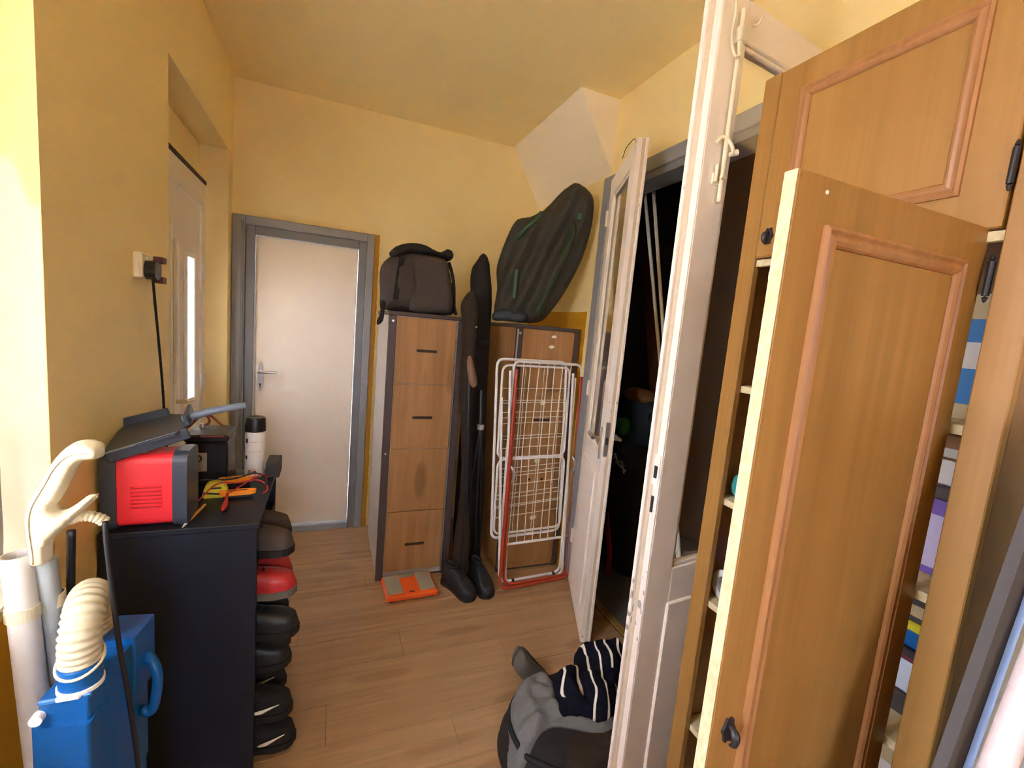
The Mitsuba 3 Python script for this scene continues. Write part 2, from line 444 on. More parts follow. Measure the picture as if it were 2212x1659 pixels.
# ---- back door with grey frame
structure('door_1', 'cream painted flush door in a grey frame in the back wall')
x0, x1, zt = -0.585, 0.272, 2.135
for nm, m in (('frame_post', box(x0, -0.513, YB - 0.024, YB, 0, zt, 0.004)), ('frame_post', box(0.221, x1, YB - 0.024, YB, 0, zt, 0.004)),
              ('frame_head', box(-0.513, 0.221, YB - 0.024, YB, zt - 0.055, zt, 0.004))):
    part('door_1', nm, m, 'grey_paint')
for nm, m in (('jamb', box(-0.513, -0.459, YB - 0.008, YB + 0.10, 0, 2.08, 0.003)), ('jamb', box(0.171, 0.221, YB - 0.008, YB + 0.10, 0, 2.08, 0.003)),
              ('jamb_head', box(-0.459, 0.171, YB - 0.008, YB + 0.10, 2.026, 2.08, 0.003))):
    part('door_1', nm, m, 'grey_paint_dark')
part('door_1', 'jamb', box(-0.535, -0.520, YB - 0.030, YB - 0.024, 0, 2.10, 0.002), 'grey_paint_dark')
part('door_1', 'leaf', box(-0.457, 0.169, YB + 0.020, YB + 0.06, 0.046, 2.024, 0.003), 'door_cream')
part('door_1', 'threshold', box(-0.459, 0.171, YB - 0.02, YB + 0.10, 0.0, 0.042, 0.004), 'grey_paint')
hd = part('door_1', 'handle', prism(Polygon([(0.018 * math.cos(t), 0.10 * math.sin(t) if abs(math.sin(t)) < 2 else 0) for t in np.linspace(0, 2 * math.pi, 24, endpoint=False)]), 0.008,
          frame_of((-0.418, YB + 0.020, 1.105), (1, 0, 0), (0, 0, 1))), 'silver')
part(hd, 'lever', cat(tube([(-0.418, YB + 0.016, 1.143), (-0.418, YB - 0.03, 1.143)], 0.009, 10), tube(rounded([(-0.428, YB - 0.03, 1.143), (-0.40, YB - 0.032, 1.143), (-0.318, YB - 0.028, 1.141)], 0.01), 0.009, 10)), 'chrome', 50)
part(hd, 'keyhole', cat(box(-0.4205, -0.4155, YB + 0.010, YB + 0.0125, 1.03, 1.055, 0.001), lathe([(0, 0), (0.006, 0), (0.006, 0.002), (0, 0.002)], 12, (0, 0, 0)).apply_transform(frame_of((-0.418, YB + 0.0125, 1.057), (1, 0, 0), (0, 0, 1)))), 'print_black')

# ---- entrance door in the recess of the left wall
XD = -0.715
structure('door_2', 'white plastic entrance door with a narrow glass slit in the recess of the left wall')
for nm, m in (('frame_post', box(XD - 0.05, XD + 0.012, 2.19, 2.25, 0, 2.25, 0.004)), ('frame_post', box(XD - 0.05, XD + 0.012, 3.20, 3.28, 0, 2.25, 0.004)),
              ('frame_head', box(XD - 0.05, XD + 0.012, 2.25, 3.20, 2.12, 2.25, 0.004))):
    part('door_2', nm, m, 'upvc')
part('door_2', 'gap_strip', box(XD - 0.05, XD + 0.016, 2.19, 3.28, 2.25, 2.272, 0.003), 'board_edge_grey')
part('door_2', 'lintel_panel', box(XD - 0.09, XD - 0.02, 2.187, 3.283, 2.272, 2.474, 0.002), 'wall_paint')
G0, G1, GZ0, GZ1 = 2.905, 3.03, 1.03, 1.80
leaf = wall_with_holes(None, XD - 0.045, XD, 2.253, 3.197, 0.02, 2.117, [(G0, G1, GZ0, GZ1)], 'x')
part('door_2', 'leaf', leaf, 'upvc')
part('door_2', 'pane', box(XD - 0.026, XD - 0.022, G0 - 0.01, G1 + 0.01, GZ0 - 0.01, GZ1 + 0.01, 0.0005), 'pane_glass')
def ring_x(x0, x1, a0, a1, z0, z1, w):
    return cat(box(x0, x1, a0 - w, a0, z0 - w, z1 + w, 0.003), box(x0, x1, a1, a1 + w, z0 - w, z1 + w, 0.003), box(x0, x1, a0, a1, z0 - w, z0, 0.003), box(x0, x1, a0, a1, z1, z1 + w, 0.003))
part('door_2', 'glazing_bead', ring_x(XD, XD + 0.014, G0, G1, GZ0, GZ1, 0.028), 'upvc_bright')
part('door_2', 'pull_bar', cat(box(XD, XD + 0.02, 2.60, 2.635, 1.0, 1.93, 0.006), box(XD, XD + 0.02, 2.70, 2.735, 1.0, 1.86, 0.006)), 'upvc_bright')
hd = part('door_2', 'handle', box(XD + 0.02, XD + 0.03, 2.62, 2.66, 0.98, 1.16, 0.004), 'upvc_bright')
part(hd, 'lever', cat(tube([(XD + 0.028, 2.64, 1.075), (XD + 0.07, 2.64, 1.075)], 0.010, 10), tube([(XD + 0.07, 2.63, 1.075), (XD + 0.072, 2.76, 1.068)], 0.011, 10)), 'cream_plastic', 50)
for zz in (1.70, 1.05, 0.4):
    part('door_2', 'hinge', lathe([(0, 0), (0.012, 0), (0.012, 0.09), (0, 0.09)], 12, (XD + 0.018, 3.205, zz)), 'upvc', 40)

# ---- grey frame of the store room opening, and the store room behind it
structure('trim_2', 'grey painted frame round the store room opening')
for nm, m in (('frame_head', box(XR - 0.022, XR, 1.0, 2.445, 2.432, 2.505, 0.004)), ('frame_post', box(XR - 0.022, XR, 2.372, 2.445, 0, 2.432, 0.004)), ('frame_post', box(XR - 0.022, XR, 1.0, 1.072, 0, 2.432, 0.004))):
    part('trim_2', nm, m, 'grey_paint')
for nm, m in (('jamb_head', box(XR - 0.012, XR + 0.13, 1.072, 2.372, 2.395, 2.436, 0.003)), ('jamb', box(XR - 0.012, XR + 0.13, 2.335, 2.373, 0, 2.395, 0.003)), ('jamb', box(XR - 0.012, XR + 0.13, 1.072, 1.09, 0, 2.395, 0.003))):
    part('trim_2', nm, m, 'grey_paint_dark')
struct('trim_3', box(XR + 0.0, XR + 0.045, 1.092, 2.333, 0.0, 0.012, 0.004), 'brass', 'worn brass and wood threshold strip of the store room')
CX1, CY0, CY1 = 2.75, 0.45, 3.40
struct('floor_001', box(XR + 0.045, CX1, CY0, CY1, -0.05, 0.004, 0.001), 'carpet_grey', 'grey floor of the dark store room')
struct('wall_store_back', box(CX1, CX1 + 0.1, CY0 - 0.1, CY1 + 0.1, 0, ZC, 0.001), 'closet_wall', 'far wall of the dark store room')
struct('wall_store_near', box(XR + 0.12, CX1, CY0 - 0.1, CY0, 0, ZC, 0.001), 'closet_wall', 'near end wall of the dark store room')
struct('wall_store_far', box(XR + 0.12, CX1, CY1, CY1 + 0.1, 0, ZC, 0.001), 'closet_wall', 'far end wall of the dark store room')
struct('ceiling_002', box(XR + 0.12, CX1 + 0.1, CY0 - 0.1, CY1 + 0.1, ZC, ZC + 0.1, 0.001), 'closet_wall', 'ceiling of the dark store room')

# ---- the two glazed leaves of the store room door
def glazed_leaf(name, label, hinge, edge, top, flip, mullion_z, bottom_panel, dirt='leaf_paint'):
    """Leaf frame: local x from the hinge to the free edge, y up, z out of the face; built 46 mm thick."""
    structure(name, label)
    L = float(np.hypot(edge[0] - hinge[0], edge[1] - hinge[1]))
    u = np.array([edge[0] - hinge[0], edge[1] - hinge[1], 0.0]) / L
    M = frame_of((hinge[0], hinge[1], 0.012), u, (0, 0, 1))
    t = 0.046
    s = 1.0 if flip else -1.0
    if flip:
        F = lambda a, b, c, d, e, f, ch=0.003: moved(box(a, b, c, d, -f, -e, ch), M)
    else:
        F = lambda a, b, c, d, e, f, ch=0.003: moved(box(a, b, c, d, e, f, ch), M)
    # z = 0 is the face the viewer sees, z grows into the leaf
    sw, tw = 0.105, 0.105
    part(name, 'stile', F(0, sw, 0, top, 0, t), 'leaf_plain')
    part(name, 'stile', F(L - sw, L - 0.003, 0, top, 0, t), 'leaf_plain')
    part(name, 'edge_face', F(L - 0.003, L, 0, top, 0.0005, t - 0.0005, 0.001), dirt, label='chipped white edge')
    part(name, 'edge_lip', F(L - 0.012, L + 0.012, 0.002, top - 0.002, t - 0.009, t + 0.004, 0.002), dirt)
    part(name, 'edge_lip', F(L - 0.001, L + 0.0012, 0.002, top - 0.002, t - 0.024, t - 0.009, 0.0005), 'leaf_groove')
    part(name, 'rail', F(sw, L - sw, top - tw, top, 0, t), 'leaf_plain')
    part(name, 'rail', F(sw, L - sw, mullion_z - 0.12, mullion_z, 0, t), 'leaf_plain')
    part(name, 'rail', F(sw, L - sw, 0, 0.14, 0, t), 'leaf_plain')
    part(name, 'pane', F(sw - 0.004, L - sw + 0.004, mullion_z - 0.004, top - tw + 0.004, t / 2 - 0.002, t / 2 + 0.002, 0.0005), 'pane_glass')
    g = 0.014
    z0, z1 = mullion_z, top - tw
    for m in (F(sw, sw + g, z0, z1, 0.006, 0.018), F(L - sw - g, L - sw, z0, z1, 0.006, 0.018), F(sw + g, L - sw - g, z0, z0 + g, 0.006, 0.018), F(sw + g, L - sw - g, z1 - g, z1, 0.006, 0.018)):
        part(name, 'glazing_bead', m, 'leaf_plain')
    b1 = mullion_z - 0.12
    part(name, 'lower_panel', F(sw - 0.006, L - sw + 0.006, 0.134, b1 + 0.006, -0.007, t - 0.014, 0.005), 'leaf_plain')
    return F, M, L, t
# far leaf: hinged at the far jamb, standing partly open into the room
F, M, L, t = glazed_leaf('door_3', 'far white glazed door leaf with chrome lever standing half open', (1.478, 2.352), (1.247, 1.806), 2.46, True, 0.985, True)
part('door_3', 'lock_plate', F(L, L + 0.003, 0.985, 1.155, 0.006, 0.028, 0.001), 'silver')
part('door_3', 'latch', F(L + 0.001, L + 0.006, 1.045, 1.08, 0.010, 0.024, 0.001), 'print_black')
for sgn in (0, 1):
    t0 = 0.0 if sgn == 0 else -t
    zz = 0.045 if sgn == 0 else -t - 0.045
    hh = part('door_3', 'handle', moved(cat(tube([(L - 0.05, 1.065, t0), (L - 0.05, 1.065, zz)], 0.008, 10), tube(rounded([(L - 0.04, 1.065, zz), (L - 0.07, 1.065, zz), (L - 0.165, 1.062, zz)], 0.01), 0.009, 10)), M), 'chrome', 50)
    part(hh, 'rose', moved(box(L - 0.066, L - 0.034, 0.96, 1.12, t0 - 0.006 if sgn else 0, t0 if sgn else 0.006, 0.002), M), 'silver')
for zz in (0.25, 1.2, 2.2):
    part('door_3', 'hinge', moved(tube([(-0.006, zz, 0.004), (-0.006, zz + 0.09, 0.004)], 0.008, 10), M), 'leaf_plain', 50)
part('door_3', 'wire_hook', moved(tube(rounded([(L - 0.06, 2.46, -0.004), (L - 0.05, 2.475, 0.004), (L - 0.10, 2.45, 0.03), (L - 0.13, 2.41, 0.035)], 0.02), 0.0015, 6), M), 'print_black', 50)

# near leaf: hinged at the near jamb, swung square into the room
F, M, L, t = glazed_leaf('door_4', 'near white glazed door leaf with chipped edge and long bolt standing square to the wall', (1.482, 1.072), (0.905, 1.006), 2.485, False, 0.872, True)
Lk = L
part('door_4', 'keep_plate', F(Lk, Lk + 0.0035, 1.145, 1.235, 0.004, 0.028, 0.001), 'leaf_paint')
part('door_4', 'keep_hole', F(Lk + 0.002, Lk + 0.0045, 1.165, 1.202, 0.010, 0.023, 0.001), 'print_black')
part('door_4', 'keep_hole', F(Lk + 0.000, Lk + 0.003, 1.060, 1.110, 0.012, 0.022, 0.001), 'print_black')
def LF(x, y, z):   # a point on the near leaf from its local coordinates (z out of the face towards the viewer)
    return (M @ np.array([x, y, -z, 1.0]))[:3]
bx_ = L - 0.070
bo = part('door_4', 'bolt', tube([LF(bx_ + 0.004, 2.44, 0.014), LF(bx_, 1.955, 0.014)], 0.0065, 10), 'cream_plastic', 50)
part(bo, 'bolt_guide', cat(tube(rounded([LF(bx_ - 0.002, 2.015, 0.004), LF(bx_ - 0.002, 2.015, 0.024), LF(bx_ + 0.018, 2.015, 0.024)], 0.004), 0.005, 8), moved(box(bx_ - 0.014, bx_ + 0.026, 2.0, 2.03, -0.006, 0, 0.002), M), moved(box(bx_ + 0.018, bx_ + 0.024, 2.005, 2.05, -0.016, -0.006, 0.002), M)), 'cream_plastic')
part(bo, 'bolt_knob', cat(tube(spline([LF(bx_ + 0.026, 2.105, 0.004), LF(bx_ + 0.012, 2.122, 0.012), LF(bx_ - 0.002, 2.11, 0.022), LF(bx_ - 0.006, 2.075, 0.03)], 14), 0.005, 8), tube([LF(bx_ - 0.004, 2.078, 0.024), LF(bx_ - 0.022, 2.085, 0.034)], [0.006, 0.009], 8)), 'cream_plastic', 50)
part(bo, 'bolt_guide', moved(box(bx_ - 0.012, bx_ + 0.012, 2.36, 2.40, -0.022, 0, 0.003), M), 'cream_plastic')
part(bo, 'pull_loop', tube(spline([LF(bx_ + 0.032, 2.45, 0.008), LF(bx_ + 0.033, 2.37, 0.01), LF(bx_ + 0.026, 2.335, 0.014), LF(bx_ + 0.012, 2.318, 0.018), LF(bx_ + 0.002, 2.33, 0.02)], 20), 0.0035, 8), 'cream_plastic', 50)
part('door_4', 'coat_hook', tube(spline([LF(L - 0.125, 2.43, 0.0), LF(L - 0.125, 2.425, 0.018), LF(L - 0.128, 2.44, 0.026)], 10), 0.0025, 6), 'cream_plastic', 50)

# ================================================================== WARDROBE on the right
C, WY0, WY1, WZ, WX = 1.0, 0.36, 0.924, 2.252, 1.485
wd = thing('wardrobe', 'tall light oak wardrobe with one panelled door swung open, standing on the right', 'wardrobe')
part(wd, 'side_panel', box(C + 0.02, WX, WY1 - 0.018, WY1, 0.0, WZ, 0.001), 'oak_laminate')
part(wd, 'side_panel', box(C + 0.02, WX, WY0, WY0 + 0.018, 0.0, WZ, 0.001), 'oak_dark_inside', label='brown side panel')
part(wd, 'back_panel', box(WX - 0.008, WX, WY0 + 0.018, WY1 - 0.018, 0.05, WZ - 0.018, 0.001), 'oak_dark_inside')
part(wd, 'top_panel', box(C + 0.02, WX - 0.008, WY0 + 0.018, WY1 - 0.018, WZ - 0.018, WZ, 0.001), 'oak_laminate')
part(wd, 'stile', box(C, C + 0.02, 0.877, WY1, 0.0, WZ, 0.002), 'oak_laminate')
part(wd, 'stile', box(C, C + 0.02, WY0, 0.4095, 0.0, WZ, 0.002), 'oak_laminate')
part(wd, 'frame_rail', box(C + 0.006, C + 0.02, 0.410, 0.876, 1.786, 1.803, 0.001), 'raw_chipboard')
part(wd, 'plinth', box(C + 0.004, C + 0.02, 0.408, 0.873, 0.0, 0.07, 0.002), 'oak_laminate')
for zz in (1.477, 1.163, 0.86, 0.47, 0.075):
    part(wd, 'shelf', box(C + 0.022, WX - 0.01, WY0 + 0.02, WY1 - 0.02, zz - 0.018, zz, 0.001), 'raw_chipboard')
part(wd, 'magnet_catch', box(C + 0.022, C + 0.04, 0.82, 0.85, 1.755, 1.774, 0.002), 'paper_white')
def panel_door(wd, name, M, w, hgt, t=0.020):
    """Door leaf in the local xy plane, face at z = t; a moulded frame round a raised field."""
    d = part(wd, name, moved(box(0, w, 0, hgt, 0, t, 0.0025), M), 'oak_laminate')
    mg, q = 0.062, 0.026
    prof = [(0, 0), (0, 0.006), (0.005, 0.0085), (0.009, 0.005), (0.013, 0.0075), (0.018, 0.009), (0.023, 0.006), (0.026, 0.002), (0.026, 0)]
    a0, a1, b0, b1 = mg, w - mg, mg, hgt - mg
    corners = [(a0, b0), (a1, b0), (a1, b1), (a0, b1)]
    ins = [(1, 1), (-1, 1), (-1, -1), (1, -1)]
    for k in range(4):
        (xa, ya), (xb, yb) = corners[k], corners[(k + 1) % 4]
        (ia, ja), (ib, jb) = ins[k], ins[(k + 1) % 4]
        vv = []
        for s, zz in prof:
            vv.append((xa + ia * s, ya + ja * s, t + zz)); vv.append((xb + ib * s, yb + jb * s, t + zz))
        ff = []
        for i in range(len(prof) - 1):
            ff += [(2 * i, 2 * i + 1, 2 * i + 3), (2 * i, 2 * i + 3, 2 * i + 2)]
        m = trimesh.Trimesh(vv, ff, process=False)
        if m.face_normals[:, 2].sum() < 0:
            m.faces = m.faces[:, ::-1]
        part(d, 'moulding', moved(m, M), 'oak_moulding')
    part(d, 'field_panel', moved(box(a0 + q, a1 - q, b0 + q, b1 - q, t - 0.002, t + 0.0015, 0.001), M), 'oak_laminate')
    return d
def pull(parent, centre, u, out):
    """Cast iron pull: a lobed back plate with a drop."""
    a = np.linspace(0, 2 * math.pi, 60, endpoint=False)
    r = 1 + 0.13 * np.cos(6 * a) + 0.05 * np.cos(2 * a)
    pl = Polygon(np.stack([0.012 * r * np.cos(a), 0.021 * r * np.sin(a)], 1))
    n = np.array(out, float)
    M2 = frame_of(np.array(centre), u, (0, 0, 1))
    if (M2[:3, 2] @ n) < 0:
        M2 = frame_of(np.array(centre), -np.array(u, float), (0, 0, 1))
    k = part(parent, 'pull', prism(pl, 0.004, M2), 'black_iron', label='black cast iron pull')
    if k.count('__') < 2:
        part(k, 'drop', moved(cat(tube(spline([(0, 0.008, 0.004), (0, 0.004, 0.014), (0, -0.010, 0.016), (0, -0.018, 0.008)], 12), [0.003, 0.004, 0.005, 0.006, 0.0065, 0.0065, 0.006, 0.0055, 0.005, 0.004, 0.003, 0.002], 8)), M2), 'black_iron', 50)
    else:
        return moved(tube(spline([(0, 0.008, 0.004), (0, 0.004, 0.014), (0, -0.010, 0.016), (0, -0.018, 0.008)], 12), [0.003, 0.004, 0.005, 0.006, 0.0065, 0.0065, 0.006, 0.0055, 0.005, 0.004, 0.003, 0.002], 8), M2)
# upper door, closed; its face looks towards -x
du = panel_door(wd, 'upper_door', frame_of((C + 0.016, 0.873, 1.806), (0, -1, 0), (0, 0, 1)), 0.459, 0.441, 0.020)
# lower door, opened square; its face looks towards the viewer
dl = panel_door(wd, 'lower_door', frame_of((0.546, 0.452, 0.075), (1, 0, 0), (0, 0, 1)), 0.468, 1.735)
part(dl, 'raw_edge', box(0.5445, 0.5462, 0.4325, 0.4515, 0.076, 1.809, 0.0005), 'raw_chipboard', label='pale raw chipboard edge')
part(dl, 'screw_cap', lathe([(0, 0), (0.0028, 0), (0.0028, 0.001), (0, 0.0012)], 10).apply_transform(frame_of((0.604, 0.432, 1.79), (1, 0, 0), (0, 0, 1))), 'paper_white')
for (par, c_, u_, o_) in ((du, (C - 0.004, 0.842, 1.856), (0, 1, 0), (-1, 0, 0)), (dl, (0.580, 0.432, 1.003), (1, 0, 0), (0, -1, 0))):
    a = np.linspace(0, 2 * math.pi, 60, endpoint=False)
    r = 1 + 0.13 * np.cos(6 * a) + 0.05 * np.cos(2 * a)
    pl = Polygon(np.stack([0.011 * r * np.cos(a), 0.020 * r * np.sin(a)], 1))
    M2 = frame_of(np.array(c_), u_, (0, 0, 1))
    if (M2[:3, 2] @ np.array(o_, float)) < 0:
        M2 = frame_of(np.array(c_), -np.array(u_, float), (0, 0, 1))
    knob = tube(spline([(0, 0.008, 0.003), (0, 0.004, 0.013), (0, -0.010, 0.016), (0, -0.020, 0.008)], 12), [0.003, 0.004, 0.005, 0.006, 0.0065, 0.0065, 0.006, 0.0055, 0.005, 0.004, 0.003, 0.002], 8)
    part(par, 'pull', cat(prism(pl, 0.004, M2), moved(knob, M2)), 'black_iron', 35, label='black cast iron pull')
def butt_hinge(par, x, yy, z):
    m = cat(tube([(x, yy, z - 0.028), (x, yy, z + 0.028)], 0.005, 10), lathe([(0, 0), (0.004, 0.003), (0.002, 0.010), (0, 0.012)], 10, (x, yy, z + 0.028)), lathe([(0, -0.012), (0.002, -0.010), (0.004, -0.003), (0, 0)], 10, (x, yy, z - 0.028)))
    part(par, 'hinge', m, 'black_iron', 40, label='black finial hinge')
butt_hinge(du, C - 0.007, 0.413, 1.900)
butt_hinge(du, C - 0.007, 0.413, 2.17)
butt_hinge(dl, C + 0.004, 0.4185, 1.725)
butt_hinge(dl, C + 0.004, 0.4185, 0.20)

# things on the wardrobe shelves
def carton(name, label, category, x0, x1, y0, y1, z0, z1, material, bands=()):
    k = thing(name, label, category)
    part(k, 'body', box(x0, x1, y0, y1, z0, z1, 0.003), material)
    for nm, b0, b1, mm in bands:
        part(k, nm, box(x0 - 0.001, x1 + 0.001, y0 - 0.001, y1 + 0.001, b0, b1, 0.0005), mm)
    return k
S1, S2, S3 = 1.4775, 1.1635, 0.8605
carton('carton', 'white carton with blue bands on the top wardrobe shelf, seen through the hinge gap', 'box', 1.12, 1.30, 0.445, 0.60, S1, 1.715, 'pack_white',
       (('blue_band', 1.625, 1.668, 'pack_blue'), ('blue_band', 1.508, 1.575, 'pack_blue'), ('beige_band', 1.668, 1.714, 'pack_beige'), ('beige_band', S1 + .001, 1.508, 'pack_beige')))
carton('box', 'small white box above the tall lilac packet behind the hinge gap', 'box', 1.125, 1.23, 0.446, 0.55, 1.345, 1.395, 'pack_white')
carton('box', 'dark box with grey side under the small white box behind the hinge gap', 'box', 1.11, 1.25, 0.443, 0.56, 1.318, 1.3445, 'pack_dark')
carton('packet', 'tall lilac and purple printed packet behind the wardrobe hinge gap', 'packet', 1.12, 1.22, 0.447, 0.55, S2, 1.3175, 'pack_lilac',
       (('purple_band', 1.285, 1.316, 'pack_purple'), ('purple_band', S2 + .001, 1.178, 'pack_purple')))
carton('packet', 'brown packet high on the middle wardrobe shelf, above the small white box', 'packet', 1.13, 1.26, 0.447, 0.56, 1.3955, 1.445, 'pack_brown', (('grey_band', 1.40, 1.418, 'label_grey'),))
carton('box', 'beige and dark box above the yellow topped tin behind the hinge gap', 'box', 1.12, 1.26, 0.447, 0.57, 1.055, 1.115, 'pack_dark', (('beige_band', 1.068, 1.092, 'pack_beige'),))
k = thing('tin', 'blue tin with yellow and white lid behind the wardrobe hinge gap', 'tin')
part(k, 'body', box(1.12, 1.23, 0.447, 0.56, 1.0005, 1.035, 0.004), 'machine_blue')
part(k, 'lid', box(1.118, 1.232, 0.445, 0.562, 1.035, 1.0545, 0.004), 'pack_yellow')
carton('box', 'pale blue white box under the blue tin behind the hinge gap', 'box', 1.12, 1.25, 0.447, 0.56, 0.905, 0.975, 'pack_pale')
carton('book', 'black and maroon book lying between the blue tin and the pale box', 'book', 1.11, 1.26, 0.446, 0.58, 0.9755, 1.0, 'print_black', (('maroon_band', 0.978, 0.987, 'pack_maroon'),))
carton('box', 'low dark box on the third wardrobe shelf under the pale box', 'box', 1.11, 1.27, 0.446, 0.58, S3, 0.9045, 'pack_dark')
carton('packet', 'beige crumpled packet near the bottom of the hinge gap', 'packet', 1.12, 1.27, 0.447, 0.58, 0.4705, 0.80, 'pack_beige', (('white_band', 0.70, 0.74, 'pack_white'), ('brown_band', 0.60, 0.66, 'pack_brown')))
solo('ball', 'round teal plastic tub on the wardrobe shelf beside the open door edge', 'tub', lathe([(0, 0), (0.03, 0), (0.042, 0.015), (0.046, 0.035), (0.042, 0.055), (0.03, 0.068), (0, 0.072)], 24, (1.085, 0.858, S2)), 'teal_plastic', 50)
k = thing('tape_roll', 'white roll of tape standing on the third wardrobe shelf', 'tape')
rr = lathe([(0.028, -0.02), (0.046, -0.02), (0.046, 0.02), (0.028, 0.02), (0.028, -0.02)], 32)
part(k, 'roll', moved(rr, frame_of((1.075, 0.862, S3 + 0.0465), (0, 1, 0), (0, 0, 1))), 'pack_white', 40)
carton('box', 'small dark blue box lying behind the white tape roll', 'box', 1.15, 1.30, 0.78, 0.88, S3, 0.955, 'machine_blue')

# ---- ironing board leaning at the lower right corner
ib = thing('ironing_board', 'folded ironing board with pale blue perforated metal underside in the lower right corner', 'ironing board')
Mb = frame_of((0.632, 0.27, 0.10), (1.0, 0.0, -0.234), (0.234, 0.0, 1.0))
bo_ = [(0.0, 0.0), (0.30, 0.0), (0.30, 1.05), (0.24, 1.30), (0.15, 1.40), (0.06, 1.42), (0.0, 1.40)]
part(ib, 'board', prism(Polygon(bo_), 0.008, Mb), 'board_blue')
part(ib, 'cover', prism(Polygon(bo_).buffer(0.045), 0.014, Mb @ trimesh.transformations.translation_matrix([0, 0, -0.0145])), 'board_edge_grey')
for vv in np.arange(0.10, 1.36, 0.075):
    for uu in (0.045, 0.15, 0.255):
        if vv < 1.05 or uu < 0.2:
            part(ib, 'vent_hole', moved(lathe([(0, 0), (0.0165, 0), (0.0165, 0.0012), (0, 0.0012)], 18), Mb @ trimesh.transformations.translation_matrix([uu, vv, 0.0076])), 'board_hole')
part(ib, 'leg', tube(rounded([(0.535, 0.262, 0.10), (0.555, 0.235, 0.16), (0.829, 0.235, 1.058), (0.905, 0.235, 1.31), (0.93, 0.262, 1.36)], 0.05), 0.0165, 16), 'tube_pink', 50, label='pale pink tubular leg')

# ================================================================== FILING CABINETS
def filing_cabinet(label, x0, x1, yf, depth, top, side_mat, silver_left, splits, handles, holes, marks):
    c = thing('filing_cabinet', label, 'filing cabinet', None)
    z0 = 0.0
    part(c, 'carcass', box(x0 + 0.003, x1 - 0.003, yf + 0.004, yf + depth, 0.015, top - 0.022, 0.003), side_mat)
    part(c, 'top_panel', box(x0 - 0.002, x1 + 0.002, yf - 0.004, yf + depth + 0.002, top - 0.024, top, 0.004), 'cabinet_brown')
    part(c, 'front_stile', box(x0, x0 + 0.043, yf - 0.002, yf + 0.02, 0.0, top - 0.024, 0.003), 'cabinet_brown')
    part(c, 'front_stile', box(x1 - 0.042, x1, yf - 0.002, yf + 0.02, 0.0, top - 0.024, 0.003), 'cabinet_brown')
    part(c, 'plinth', box(x0 + 0.043, x1 - 0.042, yf + 0.012, yf + 0.03, 0.0, 0.05, 0.002), 'cabinet_brown')
    sx = x0 + 0.003 if silver_left else x1 - 0.053
    part(c, 'silver_trim', box(sx, sx + 0.009, yf - 0.007, yf + 0.001, 0.03, top - 0.03, 0.002), 'silver')
    part(c, 'lock', cat(lathe([(0, 0), (0.009, 0), (0.009, 0.004), (0.006, 0.007), (0, 0.007)], 16).apply_transform(frame_of((x0 + 0.022, yf - 0.002, top - 0.055), (1, 0, 0), (0, 0, 1)))), 'silver', 40)
    edges = [top - 0.026] + list(splits) + [0.052]
    for i in range(4):
        zt_, zb_ = edges[i] - 0.002, edges[i + 1] + 0.002
        d = part(c, 'drawer', box(x0 + 0.046, x1 - 0.055 + (0.012 if silver_left else 0), yf - 0.006, yf + 0.015, zb_, zt_, 0.002), 'cabinet_wood')
        xm = (x0 + x1) / 2 - 0.003
        if handles[i] is not None:
            hz = handles[i]
            m = cat(box(xm - 0.058, xm + 0.058, yf - 0.020, yf - 0.012, hz - 0.007, hz + 0.007, 0.003), box(xm - 0.054, xm - 0.044, yf - 0.013, yf - 0.005, hz - 0.006, hz + 0.006, 0.002), box(xm + 0.044, xm + 0.054, yf - 0.013, yf - 0.005, hz - 0.006, hz + 0.006, 0.002))
            part(d, 'handle', m, 'handle_brown', label='dark brown bar handle')
        if holes[i] is not None:
            for dx in (-0.045, 0.045):
                part(d, 'screw_hole', moved(lathe([(0, 0), (0.009, 0), (0.007, 0.0015), (0, 0.0015)], 14), frame_of((xm + dx, yf - 0.006, holes[i]), (1, 0, 0), (0, 0, 1))), 'handle_brown')
        for (di, mx, mz, mw, mh, seed) in marks:
            if di == i:
                r_ = np.random.default_rng(seed)
                a = np.linspace(0, 2 * math.pi, 22, endpoint=False)
                rad = 0.75 + 0.5 * r_.random(22)
                pl = Polygon(np.stack([mw * rad * np.cos(a), mh * rad * np.sin(a)], 1)).buffer(0)
                part(d, 'label_remnant', prism(pl, 0.0008, frame_of((mx, yf - 0.006, mz), (1, 0, 0), (0, 0, 1))), 'paper_white', label='torn white sticker remnant')
    return c
c1 = filing_cabinet('brown filing cabinet with three bar handles next to the cream back door, backpack on top', 0.306, 0.750, 2.62, 0.62, 1.615, 'cabinet_grey', False,
                    (1.205, 0.820, 0.432), (1.402, 1.010, None, 0.225), (None, None, None, None), ())
part(c1, 'screw', lathe([(0, 0), (0.006, 0), (0.005, 0.004), (0, 0.004)], 12).apply_transform(frame_of((0.326, 2.618, 0.79), (1, 0, 0), (0, 0, 1))), 'silver')
c2 = filing_cabinet('brown filing cabinet with torn stickers and missing handles behind the clothes airer', 1.053, 1.494, 2.55, 0.62, 1.607, 'cabinet_wood', True,
                    (1.205, 0.815, 0.43), (None, 1.015, None, None), (1.385, None, 0.62, 0.24),
                    ((0, 1.305, 1.545, 0.018, 0.010, 1), (0, 1.295, 1.482, 0.020, 0.010, 2), (1, 1.272, 1.125, 0.020, 0.015, 3), (2, 1.27, 0.745, 0.018, 0.015, 4), (3, 1.28, 0.36, 0.022, 0.014, 5)))

